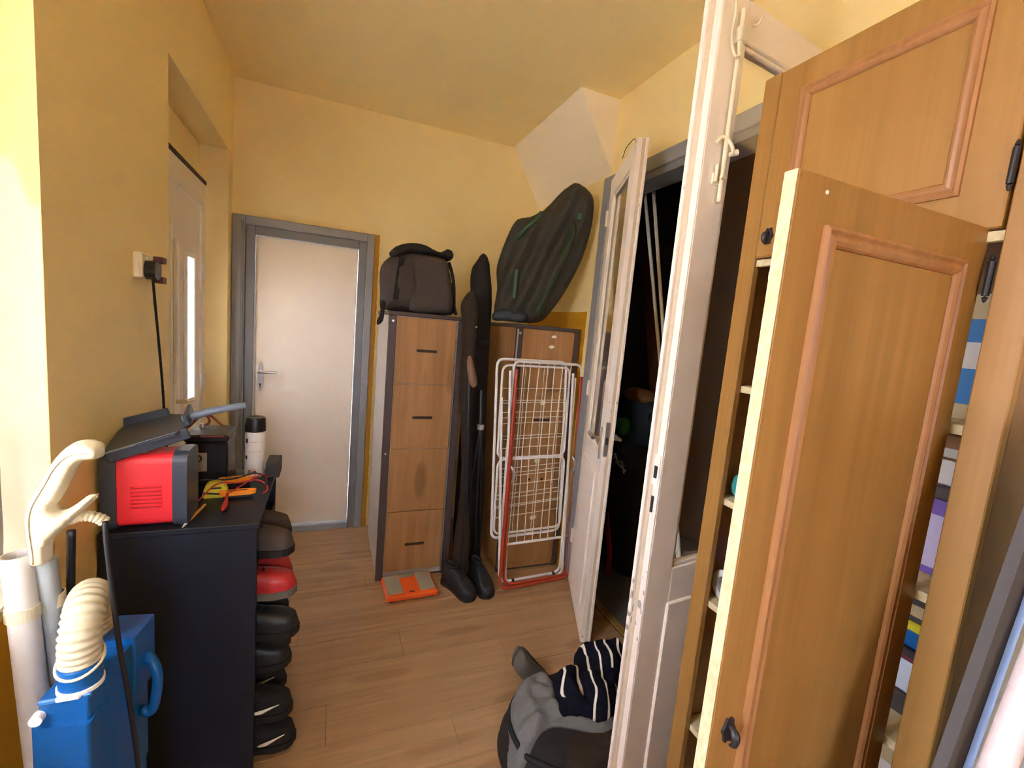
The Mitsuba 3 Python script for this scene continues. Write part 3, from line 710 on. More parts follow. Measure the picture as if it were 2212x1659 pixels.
# ================================================================== BAGS
MV = lambda y: frame_of((0, y, 0), (1, 0, 0), (0, 0, 1))           # local (x, z) to world; local z points to -y
bp = thing('backpack', 'bulging charcoal backpack lying on top of the left filing cabinet', 'backpack')
bo_ = [(0.262, 1.85), (0.268, 1.70), (0.276, 1.632), (0.31, 1.618), (0.5, 1.617), (0.66, 1.618), (0.715, 1.635), (0.726, 1.67), (0.712, 1.742), (0.68, 1.851), (0.655, 1.925), (0.61, 1.965), (0.53, 1.978), (0.44, 1.978), (0.36, 1.955), (0.29, 1.905)]
dm = dome(0.135, 0.11)
part(bp, 'body', puff(bo_, lambda u, v, d: dm(d) + 0.022 * (uvn(u, v, 14, 3) - 0.5) * np.clip(d / 0.03, 0, 1), lambda u, v, d: dome(0.13, 0.1)(d), 0.014, MV(2.80)), 'fabric_charcoal', True)
fo = [(0.43, 1.63), (0.60, 1.625), (0.665, 1.64), (0.675, 1.72), (0.645, 1.84), (0.62, 1.93), (0.53, 1.945), (0.445, 1.935), (0.425, 1.86), (0.435, 1.74)]
part(bp, 'front_pocket', puff(fo, lambda u, v, d: dome(0.05, 0.05)(d) + 0.012 * (uvn(u, v, 16, 8) - 0.5) * np.clip(d / 0.02, 0, 1), lambda u, v, d: 0 * d + 0.03, 0.012, MV(2.672)), 'fabric_charcoal', True)
to = [(0.31, 1.945), (0.33, 1.925), (0.40, 1.945), (0.50, 1.955), (0.60, 1.955), (0.655, 1.945), (0.665, 1.985), (0.63, 2.005), (0.60, 1.985), (0.55, 1.99), (0.50, 2.008), (0.42, 2.01), (0.36, 1.992), (0.318, 1.965)]
part(bp, 'top_flap', puff(to, lambda u, v, d: 0.06 + dome(0.05, 0.025)(d), lambda u, v, d: 0.05 + dome(0.05, 0.025)(d), 0.010, MV(2.77)), 'fabric_black', True)
part(bp, 'shoulder_strap', cat(*[moved(box(-0.016, 0.016, -l / 2, l / 2, -0.003, 0.003, 0.002), m_) for l, m_ in (
    (0.24, frame_of((0.352, 2.668, 1.80), (1, 0.2, -0.1), (0.10, 0.02, 1))), )]), 'strap_black')
part(bp, 'hanging_strap', puff([(0.254, 1.66), (0.275, 1.665), (0.278, 1.61), (0.265, 1.545), (0.243, 1.532), (0.240, 1.555), (0.256, 1.60)], lambda u, v, d: 0.002 + 0.004 * np.clip(d / 0.01, 0, 1), lambda u, v, d: 0 * d + 0.002, 0.006, MV(2.60)), 'fabric_black', True)
part(bp, 'side_strap', tube(spline([(0.640, 2.70, 1.93), (0.670, 2.69, 1.84), (0.682, 2.69, 1.76), (0.695, 2.70, 1.66), (0.705, 2.69, 1.628)], 20), 0.010, 8), 'strap_black', True)

gb = thing('duffel_bag', 'large dark green duffel bag standing on the right filing cabinet and leaning on the wall', 'duffel bag')
Pg, ug = np.array([0.95, 2.72, 0.0]), np.array([0.51, -0.26, 0.0]) / math.hypot(0.51, 0.26)
MG = frame_of(Pg, ug, (0, 0, 1))
go = [(1.328, 2.527, 2.472), (1.375, 2.499, 2.458), (1.42, 2.468, 2.42), (1.440, 2.454, 2.37), (1.442, 2.454, 2.254), (1.430, 2.461, 2.144), (1.408, 2.474, 2.032), (1.370, 2.495, 1.917), (1.325, 2.521, 1.80), (1.239, 2.573, 1.64), (1.175, 2.605, 1.618), (1.071, 2.658, 1.616), (0.975, 2.712, 1.620), (0.952, 2.721, 1.678), (0.96, 2.715, 1.766), (0.962, 2.713, 1.823), (0.947, 2.724, 1.935), (0.974, 2.709, 2.064), (1.013, 2.688, 2.192), (1.045, 2.673, 2.244), (1.105, 2.639, 2.255), (1.141, 2.623, 2.275), (1.182, 2.602, 2.301), (1.216, 2.585, 2.344), (1.271, 2.556, 2.423)]
go = [(float((np.array(p) - Pg) @ np.array([*ug])), p[2]) for p in go]
ridge = lambda u, v: 0.020 * np.sin((u * 0.92 - (v - 2.0) * 0.36) * 52 + 2.2 * uvn(u, v, 5, 2))
part(gb, 'body', puff(go, lambda u, v, d: dome(0.105, 0.11)(d) + (ridge(u, v) + 0.03 * (uvn(u, v, 9, 5) - 0.5)) * np.clip(d / 0.05, 0, 1), lambda u, v, d: dome(0.07, 0.10)(d), 0.014, MG, smooth='tight'), 'fabric_green', True)
def on_bag(p, lift):
    return np.array(p) + np.array([-0.26, -0.51, 0]) / math.hypot(0.26, 0.51) * lift
part(gb, 'green_panel', puff([(0.26, 1.70), (0.29, 1.66), (0.34, 1.76), (0.42, 1.98), (0.46, 2.20), (0.44, 2.24), (0.38, 2.05), (0.31, 1.86)], lambda u, v, d: 0.105 + ridge(u, v) + 0.006 * np.clip(d / 0.02, 0, 1), lambda u, v, d: -0.07 + 0 * d, 0.014, MG), 'fabric_green_panel', True)
part(gb, 'bottom_panel', puff([(0.01, 1.622), (0.10, 1.620), (0.20, 1.622), (0.225, 1.66), (0.15, 1.69), (0.06, 1.685), (0.015, 1.66)], lambda u, v, d: 0.088 + dome(0.02, 0.03)(d), lambda u, v, d: 0 * d - 0.02, 0.010, MG), 'fabric_blueblack', True)
part(gb, 'carry_handle', tube(spline([on_bag((1.053, 2.668, 2.10), 0.05), on_bag((1.09, 2.654, 2.15), 0.12), on_bag((1.14, 2.631, 2.20), 0.13), on_bag((1.17, 2.608, 2.27), 0.06)], 24), 0.013, 8), 'fabric_green_bright', True, label='faded green carry handle')
for a_, b_, mm in (((1.095, 2.66, 1.92), (1.075, 2.66, 1.76), 'fabric_green_bright'),):
    part(gb, 'logo_stripe', moved(box(-0.010, 0.010, 0, 0.17, 0, 0.004, 0.002), frame_of(on_bag((1.072, 2.66, 1.755), 0.128), (1, -0.5, 0.0), (0.12, -0.06, 1))), mm, label='faded green lettering stripe')
part(gb, 'buckle', moved(box(-0.014, 0.014, -0.02, 0.02, 0, 0.008, 0.003), frame_of(on_bag((1.37, 2.50, 2.25), 0.115), (1, -0.5, 0), (0.3, 0, 1))), 'fabric_green_bright')

sb = thing('ski_bag', 'tall narrow black bag with a pointed top standing between the filing cabinets', 'bag')
so = [(0.866, 2.018), (0.842, 2.00), (0.826, 1.97), (0.800, 1.925), (0.796, 1.80), (0.815, 1.58), (0.80, 1.23), (0.80, 0.69), (0.815, 0.06), (0.84, 0.012), (0.98, 0.010), (1.0, 0.06), (0.985, 0.68), (0.955, 1.297), (0.948, 1.591), (0.933, 1.82), (0.912, 1.93), (0.893, 1.995)]
part(sb, 'body', puff(so, lambda u, v, d: dome(0.05, 0.05)(d) + 0.012 * (uvn(u, v, 9, 4) - 0.5) * np.clip(d / 0.03, 0, 1), lambda u, v, d: dome(0.05, 0.05)(d), 0.018, MV(2.74), n=140), 'fabric_black', True)
part(sb, 'webbing', moved(box(0.845, 0.935, 1.45, 1.49, 0.046, 0.056, 0.002), MV(2.74)), 'strap_black')
sb2 = thing('rifle_bag', 'shorter black padded bag with rounded top beside the left filing cabinet', 'bag')
so = [(0.700, 1.60), (0.686, 1.678), (0.701, 1.722), (0.744, 1.768), (0.774, 1.745), (0.795, 1.50), (0.805, 1.20), (0.815, 0.6), (0.82, 0.02), (0.785, 0.008), (0.765, 0.5), (0.735, 1.0), (0.712, 1.35)]
part(sb2, 'body', puff(so, lambda u, v, d: dome(0.045, 0.035)(d), lambda u, v, d: dome(0.04, 0.03)(d), 0.014, MV(2.53), n=120), 'fabric_brownblack', True)
part(sb2, 'snap', lathe([(0, 0), (0.006, 0), (0.005, 0.003), (0, 0.003)], 12).apply_transform(frame_of((0.775, 2.486, 1.565), (1, 0, 0), (0, 0, 1))), 'silver')
st = thing('walking_stick', 'wooden handled stick leaning in front of the short black bag', 'stick')
part(st, 'shaft', tube([(0.742, 2.462, 1.40), (0.775, 2.43, 0.62), (0.785, 2.40, 0.03)], [0.010, 0.009, 0.007], 10), 'black_plastic', True)
part(st, 'grip', tube(spline([(0.741, 2.463, 1.40), (0.748, 2.452, 1.34), (0.766, 2.440, 1.26), (0.774, 2.435, 1.225)], 12), [0.010, 0.014, 0.018, 0.020, 0.022, 0.023, 0.023, 0.024, 0.024, 0.023, 0.020, 0.012], 12), 'skin_wood', True, label='brown wooden grip')
tp = thing('tripod', 'thin folded black tripod standing in the dark gap between the cabinets', 'tripod')
part(tp, 'column', tube([(0.838, 2.50, 1.20), (0.846, 2.47, 0.92)], 0.013, 10), 'black_plastic', True)
for dx, dy, q in ((-0.03, 0.02, 0), (0.055, 0.0, 1), (0.11, 0.05, 2)):
    part(tp, 'leg', tube([(0.844, 2.475, 1.0), (0.848 + dx * 0.6, 2.54 + dy * 0.6, 0.5), (0.86 + dx, 2.61 + dy * 0.6, 0.012)], [0.010, 0.008, 0.006], 8), 'black_plastic', True)
part(tp, 'collar', lathe([(0, 0), (0.02, 0), (0.02, 0.03), (0, 0.03)], 14, (0.845, 2.475, 0.97)), 'silver', 40)

# ================================================================== CLOTHES AIRER
ca = thing('clothes_airer', 'folded white wire clothes airer with red legs leaning on the right filing cabinet', 'clothes airer')
MA = frame_of((0.985, 2.405, 0.0), (0.525, 0.030, 0.0), (0.0, 0.060, 1.0))
MA = MA.copy()
def AP(u, v, n): return (MA @ np.array([u, v, n, 1.0]))[:3]
def aloop(u0, u1, v0, v1, n, r, rad=0.05, du=0.0):
    return tube(rounded([AP(u0, v0, n), AP(u1, v0, n), AP(u1 + du, v1, n), AP(u0 + du, v1, n)], rad, True), r, 10, True)
def aopen(pts, r, rad=0.05):
    return tube(rounded([AP(*q) for q in pts], rad), r, 10)
part(ca, 'frame', aloop(-0.028, 0.452, 0.30, 1.395, -0.012, 0.0085, du=-0.03), 'white_enamel', 60)
part(ca, 'frame', aloop(0.035, 0.520, 0.26, 1.385, 0.012, 0.0085, du=0.005), 'white_enamel', 60)
part(ca, 'leg_frame', aopen([(-0.03, 1.17, 0.020), (0.03, 0.03, 0.020), (0.46, 0.03, 0.020), (0.475, 1.30, 0.020)], 0.0085, 0.06), 'white_enamel', 60)
part(ca, 'leg_frame', aopen([(0.010, 1.33, 0.034), (0.065, 0.012, 0.030), (0.475, 0.012, 0.030), (0.448, 1.33, 0.034)], 0.0085, 0.06), 'white_enamel', 60)
part(ca, 'red_leg_frame', aopen([(0.045, 1.34, 0.045), (0.005, 0.015, 0.075), (0.515, 0.010, 0.060), (0.520, 1.31, 0.045)], 0.009, 0.07), 'red_enamel', 60, label='red tubular legs')
part(ca, 'red_leg_frame', aopen([(0.055, 1.34, 0.028), (0.045, 0.02, 0.045), (0.505, 0.015, 0.040), (0.510, 1.31, 0.030)], 0.009, 0.07), 'red_enamel', 60, label='red tubular legs')
part(ca, 'wing', aloop(-0.025, 0.445, 0.80, 1.36, 0.0, 0.007), 'white_enamel', 60)
part(ca, 'wing', aloop(-0.02, 0.450, 0.33, 0.79, 0.0, 0.007), 'white_enamel', 60)
for i in range(8):
    u0 = 0.03 + i * 0.056
    part(ca, 'wire', tube([AP(u0 + 0.02 + 0.006 * math.sin(i * 2.1), 1.385, 0.008), AP(u0 + 0.012 * math.sin(i * 1.7), 0.85, 0.004), AP(u0 - 0.006, 0.27, 0.008)], 0.0030, 6), 'wire_white', True)
for i in range(3):
    u0 = 0.10 + i * 0.13
    part(ca, 'wire', tube([AP(u0 + 0.03, 1.36, -0.004), AP(u0 + 0.008, 0.30, -0.006)], 0.0018, 6), 'wire_white', True)
for i, v_ in enumerate((1.225, 1.150, 1.135, 1.08, 1.045, 1.010, 0.935, 0.915, 0.86)):
    part(ca, 'wire', tube([AP(-0.03, v_ - 0.004, -0.002), AP(0.2, v_ + 0.002 * (i % 3), 0), AP(0.45, v_ + 0.006, 0)], 0.0022, 6), 'wire_white', True)
for i, v_ in enumerate((0.74, 0.71, 0.69, 0.635, 0.58, 0.555, 0.51, 0.50, 0.44)):
    part(ca, 'wire', tube([AP(-0.02, v_ - 0.01, -0.002), AP(0.2, v_, 0), AP(0.45, v_ + 0.012, 0)], 0.0022, 6), 'wire_white', True)
for u_, v_ in ((0.485, 0.74), (0.055, 0.70)):
    part(ca, 'clip', tube(spline([AP(u_ - 0.012, v_ + 0.06, 0.05), AP(u_ + 0.004, v_ + 0.03, 0.062), AP(u_ + 0.006, v_ - 0.01, 0.062), AP(u_ - 0.004, v_ - 0.04, 0.055)], 12), [0.006, 0.008, 0.010, 0.010, 0.010, 0.009, 0.009, 0.008, 0.008, 0.007, 0.006, 0.004], 8), 'silver', True)
for u_, v_, n_ in ((0.12, 0.03, 0.020), (0.41, 0.03, 0.020), (0.13, 0.012, 0.030), (0.42, 0.012, 0.030)):
    part(ca, 'joint_sleeve', tube([AP(u_ - 0.008, v_, n_), AP(u_ + 0.008, v_, n_)], 0.0098, 10), 'plastic_dark', True)

# ================================================================== SHOES, SCALE
def shoe_mesh(L=0.28, W=0.10, H=0.10, toe=0.055, n=22, k=18, open_=True):
    """A shoe along +x (heel at 0), sole at z = 0.022; returns upper, sole, lining."""
    t = np.linspace(0, 1, n)
    wid = W * np.interp(t, [0, .03, .12, .35, .55, .75, .9, .97, 1], [.25, .48, .66, .70, .84, 1.0, .86, .55, .12])
    top = np.interp(t, [0, .05, .3, .42, .6, .8, .95, 1], [H * .92, H, H * .97, H * .93, H * .72, toe, toe * .8, toe * .25])
    cx = 0.012 * np.sin(t * math.pi) * W / 0.1
    ang = np.linspace(0, math.pi, k)
    V = []
    for i in range(n):
        c, s = np.cos(ang), np.sin(ang)
        e = 0.62
        V.append(np.stack([np.full(k, t[i] * L), cx[i] + wid[i] / 2 * np.sign(c) * np.abs(c) ** e, 0.020 + (top[i] - 0.0) * np.abs(s) ** e], 1))
    V = np.array(V).reshape(-1, 3)
    i, j = np.meshgrid(np.arange(n - 1), np.arange(k - 1), indexing='ij')
    q = np.stack([i * k + j, (i + 1) * k + j, (i + 1) * k + j + 1, i * k + j + 1], -1).reshape(-1, 4)
    f = np.vstack([q[:, [0, 1, 2]], q[:, [0, 2, 3]]])
    ends = []
    for r0 in (0, n - 1):
        for a in range(1, k - 1):
            tri = (r0 * k, r0 * k + a, r0 * k + a + 1)
            ends.append(tri if r0 == 0 else tri[::-1])
    up = trimesh.Trimesh(V, np.vstack([f, np.array(ends)]), process=False)
    so_ = np.vstack([np.stack([t * L, cx + wid / 2 * 1.06], 1), np.stack([t * L, cx - wid / 2 * 1.06], 1)[::-1]])
    sole = prism(Polygon(so_).buffer(0.003), 0.024)
    a = np.linspace(0, 2 * math.pi, 20, endpoint=False)
    lin = np.stack([L * 0.21 + L * 0.155 * np.cos(a), 0.008 + W * 0.24 * np.sin(a), 0.020 + np.interp(L * 0.21 + L * 0.155 * np.cos(a), t * L, top) * 0.985 + 0.004], 1)
    rim = tube(lin, 0.006 * W / 0.1, 8, True)
    vv = np.vstack([lin, lin.mean(0) - [0, 0, 0.012]])
    ff = np.array([(q_, (q_ + 1) % 20, 20) for q_ in range(20)])
    return up, sole, rim, trimesh.Trimesh(vv, ff, process=False)
def laces(L, W, H):
    ms = []
    for q in range(4):
        x = L * (0.42 + 0.07 * q)
        z = 0.020 + np.interp(0.42 + 0.07 * q, [.3, .42, .6, .8], [H * .97, H * .93, H * .72, 0.055]) + 0.001
        ms.append(tube([(x, 0.010 - W * 0.20, z - 0.006), (x + 0.004, 0.010, z + 0.003), (x, 0.010 + W * 0.20, z - 0.006)], 0.0028, 6))
    return cat(*ms)
def shoe(label, M, upper='leather_black', sole='rubber_dark', L=0.28, W=0.10, H=0.10, toe=0.055, group=None, glint=None, lace='strap_black', category='shoe', tag_mat=None):
    k = thing('shoe', label, category, group)
    up, so_, rim, lin = shoe_mesh(L, W, H, toe)
    part(k, 'upper', moved(up, M), upper, 50)
    part(k, 'sole', moved(so_, M), sole)
    part(k, 'collar', moved(rim, M), upper, True)
    part(k, 'lining', moved(lin, M), 'leather_lining')
    part(k, 'laces', moved(laces(L, W, H), M), lace, True)
    if glint:
        sw = Polygon(smooth_outline([(0.0, 0.0), (0.02, -0.006), (0.05, 0.004), (0.085, 0.02), (0.05, 0.012), (0.02, 0.006)], 40))
        part(k, 'side_glint', moved(prism(sw, 0.002, frame_of((L * 0.58, -W * 0.47, 0.045), (1, 0, 0), (0, 0, 1))), M), glint)  # glint on the shoe side, put in as a white sliver
    if tag_mat:
        part(k, 'heel_tab', moved(box(-0.006, 0.004, 0.0, 0.022, 0.095, 0.115, 0.002), M), tag_mat)
    return k
shoe('black leather shoe on the floor beside the orange bathroom scale', trimesh.transformations.translation_matrix([0.700, 2.53, 0.0]) @ rotz(-64), L=0.27, W=0.105, H=0.115, tag_mat='paper_white')
shoe('black leather shoe on the floor beside the red airer legs', trimesh.transformations.translation_matrix([0.885, 2.565, 0.0]) @ rotz(-84), L=0.28, W=0.10, H=0.115, tag_mat='paper_white')

sc = thing('bathroom_scale', 'flat orange bathroom scale with two grey foot pads before the left filing cabinet', 'scale')
MS = frame_of((0.345, 2.365, 0.012), (1, 0.035, 0), (0.02, 1, 0))
def SB(a, b, c_, d, e, f, ch=0.003): return moved(box(a, b, c_, d, e, f, ch), MS)
part(sc, 'body', SB(0, 0.292, 0, 0.225, 0.0, 0.030, 0.008), 'scale_orange')
part(sc, 'foot_pad', SB(0.010, 0.098, 0.030, 0.218, 0.029, 0.033), 'scale_beige')
part(sc, 'foot_pad', SB(0.194, 0.282, 0.030, 0.218, 0.029, 0.033), 'scale_beige')
part(sc, 'display', SB(0.105, 0.187, 0.185, 0.22, 0.029, 0.0325), 'scale_beige')
part(sc, 'badge', SB(0.130, 0.160, 0.028, 0.036, 0.0295, 0.0312), 'print_black')
for a, b in ((0.03, 0.03), (0.26, 0.03), (0.03, 0.195), (0.26, 0.195)):
    part(sc, 'foot', moved(lathe([(0, -0.012), (0.012, -0.012), (0.014, 0.002), (0, 0.002)], 12, (a, b, 0)), MS), 'black_plastic')

# ================================================================== SHOE RACK on the left with things on it
RX0, RX1, RY0, RY1, RZ = -0.584, -0.188, 1.535, 2.08, 0.90
rk = thing('shoe_rack', 'black open shoe rack against the left wall, crowded with tools on top', 'shoe rack')
part(rk, 'side_panel', box(RX0, RX1, RY0, RY0 + 0.018, 0, RZ - 0.018, 0.002), 'rack_black')
part(rk, 'side_panel', box(RX0, RX1, RY1 - 0.018, RY1, 0, RZ - 0.018, 0.002), 'rack_black')
part(rk, 'top_panel', box(RX0, RX1 + 0.004, RY0 - 0.004, RY1, RZ - 0.018, RZ, 0.002), 'rack_black')
part(rk, 'back_panel', box(RX0, RX0 + 0.006, RY0 + 0.018, RY1 - 0.018, 0, RZ - 0.018, 0.001), 'rack_black')
RS = (0.745, 0.605, 0.465, 0.315, 0.165, 0.025)
for zz in RS:
    part(rk, 'shelf', box(RX0 + 0.006, RX1 - 0.004, RY0 + 0.018, RY1 - 0.018, zz - 0.014, zz, 0.002), 'rack_black')
spec = [('dark grey trainer on the top shelf of the black rack, nearer of two', 'dark grey trainer on the top shelf of the black rack, farther of two', 'fabric_charcoal', 'rubber_dark', None, 1.66, 0.105, 'fabric_black'),
        ('red shoe with grey sole on the black rack, nearer of two', 'red shoe with grey sole on the black rack, farther of two', 'lead_red', 'felt_grey', None, 1.61, 0.095, 'strap_black'),
        ('plain black shoe right below the red shoes, nearer of two', 'plain black shoe right below the red shoes, farther of two', 'leather_black', 'rubber_dark', None, 1.62, 0.095, 'strap_black'),
        ('black shoe on the fourth shelf of the rack, nearer of two', 'black shoe on the fourth shelf of the rack, farther of two', 'leather_black', 'rubber_dark', None, 1.64, 0.10, 'strap_black'),
        ('black trainer with painted glint on the fifth shelf of the rack, nearer of two', 'black trainer with painted glint on the fifth shelf of the rack, farther of two', 'fabric_black', 'rubber_dark', 'paper_white', 1.62, 0.10, 'strap_black'),
        ('black trainer with painted glint at the bottom of the rack, nearer of two', 'black trainer with painted glint at the bottom of the rack, farther of two', 'fabric_black', 'rubber_dark', 'paper_white', 1.615, 0.10, 'strap_black')]
for i, ((lb, lb2, up, so_, mk, yy, H, lc), zz) in enumerate(zip(spec, RS)):
    shoe(lb, trimesh.transformations.translation_matrix([-0.372 + 0.012 * (i % 3), yy, zz]) @ rotz((-5, 3, -3, 4, -4, 2)[i]), up, so_, 0.285, 0.098, min(H, 0.10), 0.06, None, mk, lc)
    shoe(lb2,
         trimesh.transformations.translation_matrix([-0.392 + 0.010 * (i % 2), yy + 0.118, zz]), up, so_, 0.285, 0.098, min(H, 0.10), 0.06, None, mk, lc)

# red and slate box (inverter) on the rack
rb = thing('welding_machine', 'boxy red machine with slate end frames and vent slots on the black rack', 'welder')
BX0, BX1, BY0, BY1, BZ = -0.578, -0.372, 1.538, 1.72, 0.905
sec = Polygon(rounded([(0, 0, 0), (0.20, 0, 0), (0.20, 0.245, 0), (0, 0.245, 0)], 0.035, True, 6)[:, :2])
body = lambda y0, y1, grow: moved(prism(sec.buffer(grow), y1 - y0), frame_of((BX0 + 0.003, y1, BZ + 0.003), (1, 0, 0), (0, 0, 1)))
# body runs along x: red cover between two slate end frames
sec2 = Polygon(rounded([(0, 0, 0), (0.115, 0, 0), (0.115, 0.215, 0), (0, 0.215, 0)], 0.03, True, 6)[:, :2])
MX = lambda x: np.array([[0, 0, 1, x], [1, 0, 0, BY0 + 0.006], [0, 1, 0, BZ + 0.004], [0, 0, 0, 1.0]])
part(rb, 'cover', moved(prism(sec2, 0.15), MX(BX0 + 0.030)), 'red_plastic', 30)
part(rb, 'end_frame', moved(prism(sec2.buffer(0.006), 0.036), MX(BX0)), 'slate_plastic', 30)
part(rb, 'end_frame', moved(prism(sec2.buffer(0.006), 0.036), MX(BX0 + 0.168)), 'slate_plastic', 30)
for i in range(6):
    zz = BZ + 0.062 + i * 0.0115
    part(rb, 'vent_slot', box(BX0 + 0.068, BX0 + 0.140, BY0 + 0.0035, BY0 + 0.0075, zz, zz + 0.0048, 0.001), 'red_slot')
    part(rb, 'vent_lip', box(BX0 + 0.066, BX0 + 0.142, BY0 + 0.0015, BY0 + 0.0065, zz + 0.0048, zz + 0.0078, 0.001), 'red_plastic')
part(rb, 'screw', lathe([(0, 0), (0.006, 0), (0.004, 0.004), (0, 0.004)], 12, (BX0 + 0.095, BY0 + 0.035, BZ + 0.2185)), 'silver')
part(rb, 'foot', cat(*[lathe([(0, 0), (0.010, 0), (0.010, 0.006), (0, 0.006)], 12, (a, b, 0.9005)) for a in (BX0 + 0.02, BX0 + 0.185) for b in (BY0 + 0.03, BY0 + 0.10)]), 'rubber_dark')

dp = thing('dustpan', 'dark slate dustpan with a long grey handle lying on the red machine', 'dustpan')
MD = frame_of((-0.565, 1.525, 1.133), (1.0, 0.10, 0.30), (-0.10, 1, 0.12))
n_ = 0.004
pan_o = [(0.0, 0.02), (0.0, 0.215), (0.13, 0.225), (0.20, 0.15), (0.205, 0.075), (0.17, 0.0), (0.02, 0.0)]
part(dp, 'pan', cat(moved(prism(Polygon(pan_o), 0.006), MD), moved(box(0.005, 0.20, -0.006, 0.004, -0.028, 0.006, 0.003), MD @ rot(9, [0, 0, 1])), moved(box(0.0, 0.13, 0.215, 0.225, 0, 0.03, 0.003), MD), moved(box(0.19, 0.202, 0.06, 0.18, 0, 0.035, 0.003), MD)), 'slate_plastic')
part(dp, 'pan_rim', moved(box(0.004, 0.175, -0.008, -0.002, 0.001, 0.007, 0.002), MD @ rot(6, [0, 0, 1])), 'slate_light')
part(dp, 'handle', moved(tube(spline([(0.18, 0.11, 0.010), (0.23, 0.11, 0.014), (0.30, 0.115, 0.010), (0.352, 0.12, 0.002)], 16), np.linspace(0.013, 0.010, 16), 10), MD), 'slate_light', True, label='grey blue handle')

bt = thing('car_battery', 'black battery with a grey label and red cables behind the red machine', 'battery')
part(bt, 'case', box(-0.468, -0.335, 1.90, 2.06, RZ + 0.0005, 1.065, 0.006), 'black_plastic')
part(bt, 'lid', box(-0.472, -0.331, 1.895, 2.065, 1.065, 1.092, 0.006), 'black_plastic')
part(bt, 'label', box(-0.452, -0.400, 1.8985, 1.900, 0.955, 1.025, 0.0004), 'label_grey', label='grey label with a dark ring')
part(bt, 'label_ring', moved(lathe([(0.010, 0), (0.015, 0), (0.015, 0.001), (0.010, 0.001), (0.010, 0)], 20), frame_of((-0.430, 1.8985, 1.004), (1, 0, 0), (0, 0, 1))), 'print_black')
part(bt, 'terminal', lathe([(0, 0), (0.009, 0), (0.008, 0.016), (0, 0.016)], 12, (-0.44, 2.02, 1.092)), 'silver')
part(bt, 'top_strip', box(-0.42, -0.345, 1.893, 1.897, 1.085, 1.091, 0.001), 'copper_red')
part(bt, 'cable', tube(spline([(-0.505, 2.02, 1.095), (-0.47, 2.02, 1.135), (-0.44, 2.02, 1.150), (-0.41, 2.02, 1.135), (-0.375, 2.02, 1.10)], 30), 0.0045, 8), 'copper_red', True, label='dull red cable')
part(bt, 'cable', tube(spline([(-0.50, 2.03, 1.092), (-0.46, 2.03, 1.125), (-0.435, 2.03, 1.14), (-0.42, 2.03, 1.12), (-0.44, 2.03, 1.10)], 30), 0.0045, 8), 'copper_red', True)

cn = thing('spray_can', 'white aerosol can with a black cap on the black rack', 'spray can')
cc = (-0.258, 2.0, RZ)
part(cn, 'can', lathe([(0, 0.0), (0.030, 0.0), (0.0345, 0.004), (0.0355, 0.010), (0.0355, 0.172), (0.033, 0.180), (0.030, 0.186), (0, 0.187)], 36, cc), 'can_white', 40)
part(cn, 'cap', lathe([(0.030, 0.182), (0.0375, 0.184), (0.0375, 0.196), (0.036, 0.232), (0.032, 0.239), (0.012, 0.240), (0.010, 0.237), (0, 0.237)], 36, cc), 'black_plastic', 40, label='black plastic cap')
def on_can(ang, z, w, hgt, mm, name):
    r = 0.0357
    a = np.linspace(ang - w / r / 2, ang + w / r / 2, 8)
    vin = np.stack([cc[0] + r * np.cos(a), cc[1] + r * np.sin(a)], 1)
    V = np.vstack([np.column_stack([vin, np.full(8, RZ + z)]), np.column_stack([vin, np.full(8, RZ + z + hgt)])])
    ff = []
    for i in range(7):
        ff += [(i, i + 1, 9 + i), (i, 9 + i, 8 + i)]
    part(cn, name, trimesh.Trimesh(V, ff, process=False), mm)
fa = math.atan2(-2.0, 0.26)
for zz in (0.145, 0.105):
    on_can(fa, zz, 0.05, 0.0012, 'label_grey', 'label_line')
on_can(fa - 0.95, 0.140, 0.012, 0.018, 'print_black', 'lettering')
on_can(fa - 0.98, 0.075, 0.010, 0.014, 'print_black', 'lettering')
on_can(fa - 0.55, 0.018, 0.011, 0.015, 'label_grey', 'lettering')
dm_ = tube([(cc[0] + 0.0360 * math.cos(fa + s / 0.0355), cc[1] + 0.0360 * math.sin(fa + s / 0.0355), RZ + 0.024 + q) for s, q in ((0, 0.012), (0.012, 0), (0, -0.012), (-0.012, 0))], 0.0011, 6, True)
part(cn, 'hazard_sign', dm_, 'print_red', label='red diamond hazard sign')
on_can(fa, 0.020, 0.008, 0.009, 'print_black', 'lettering')

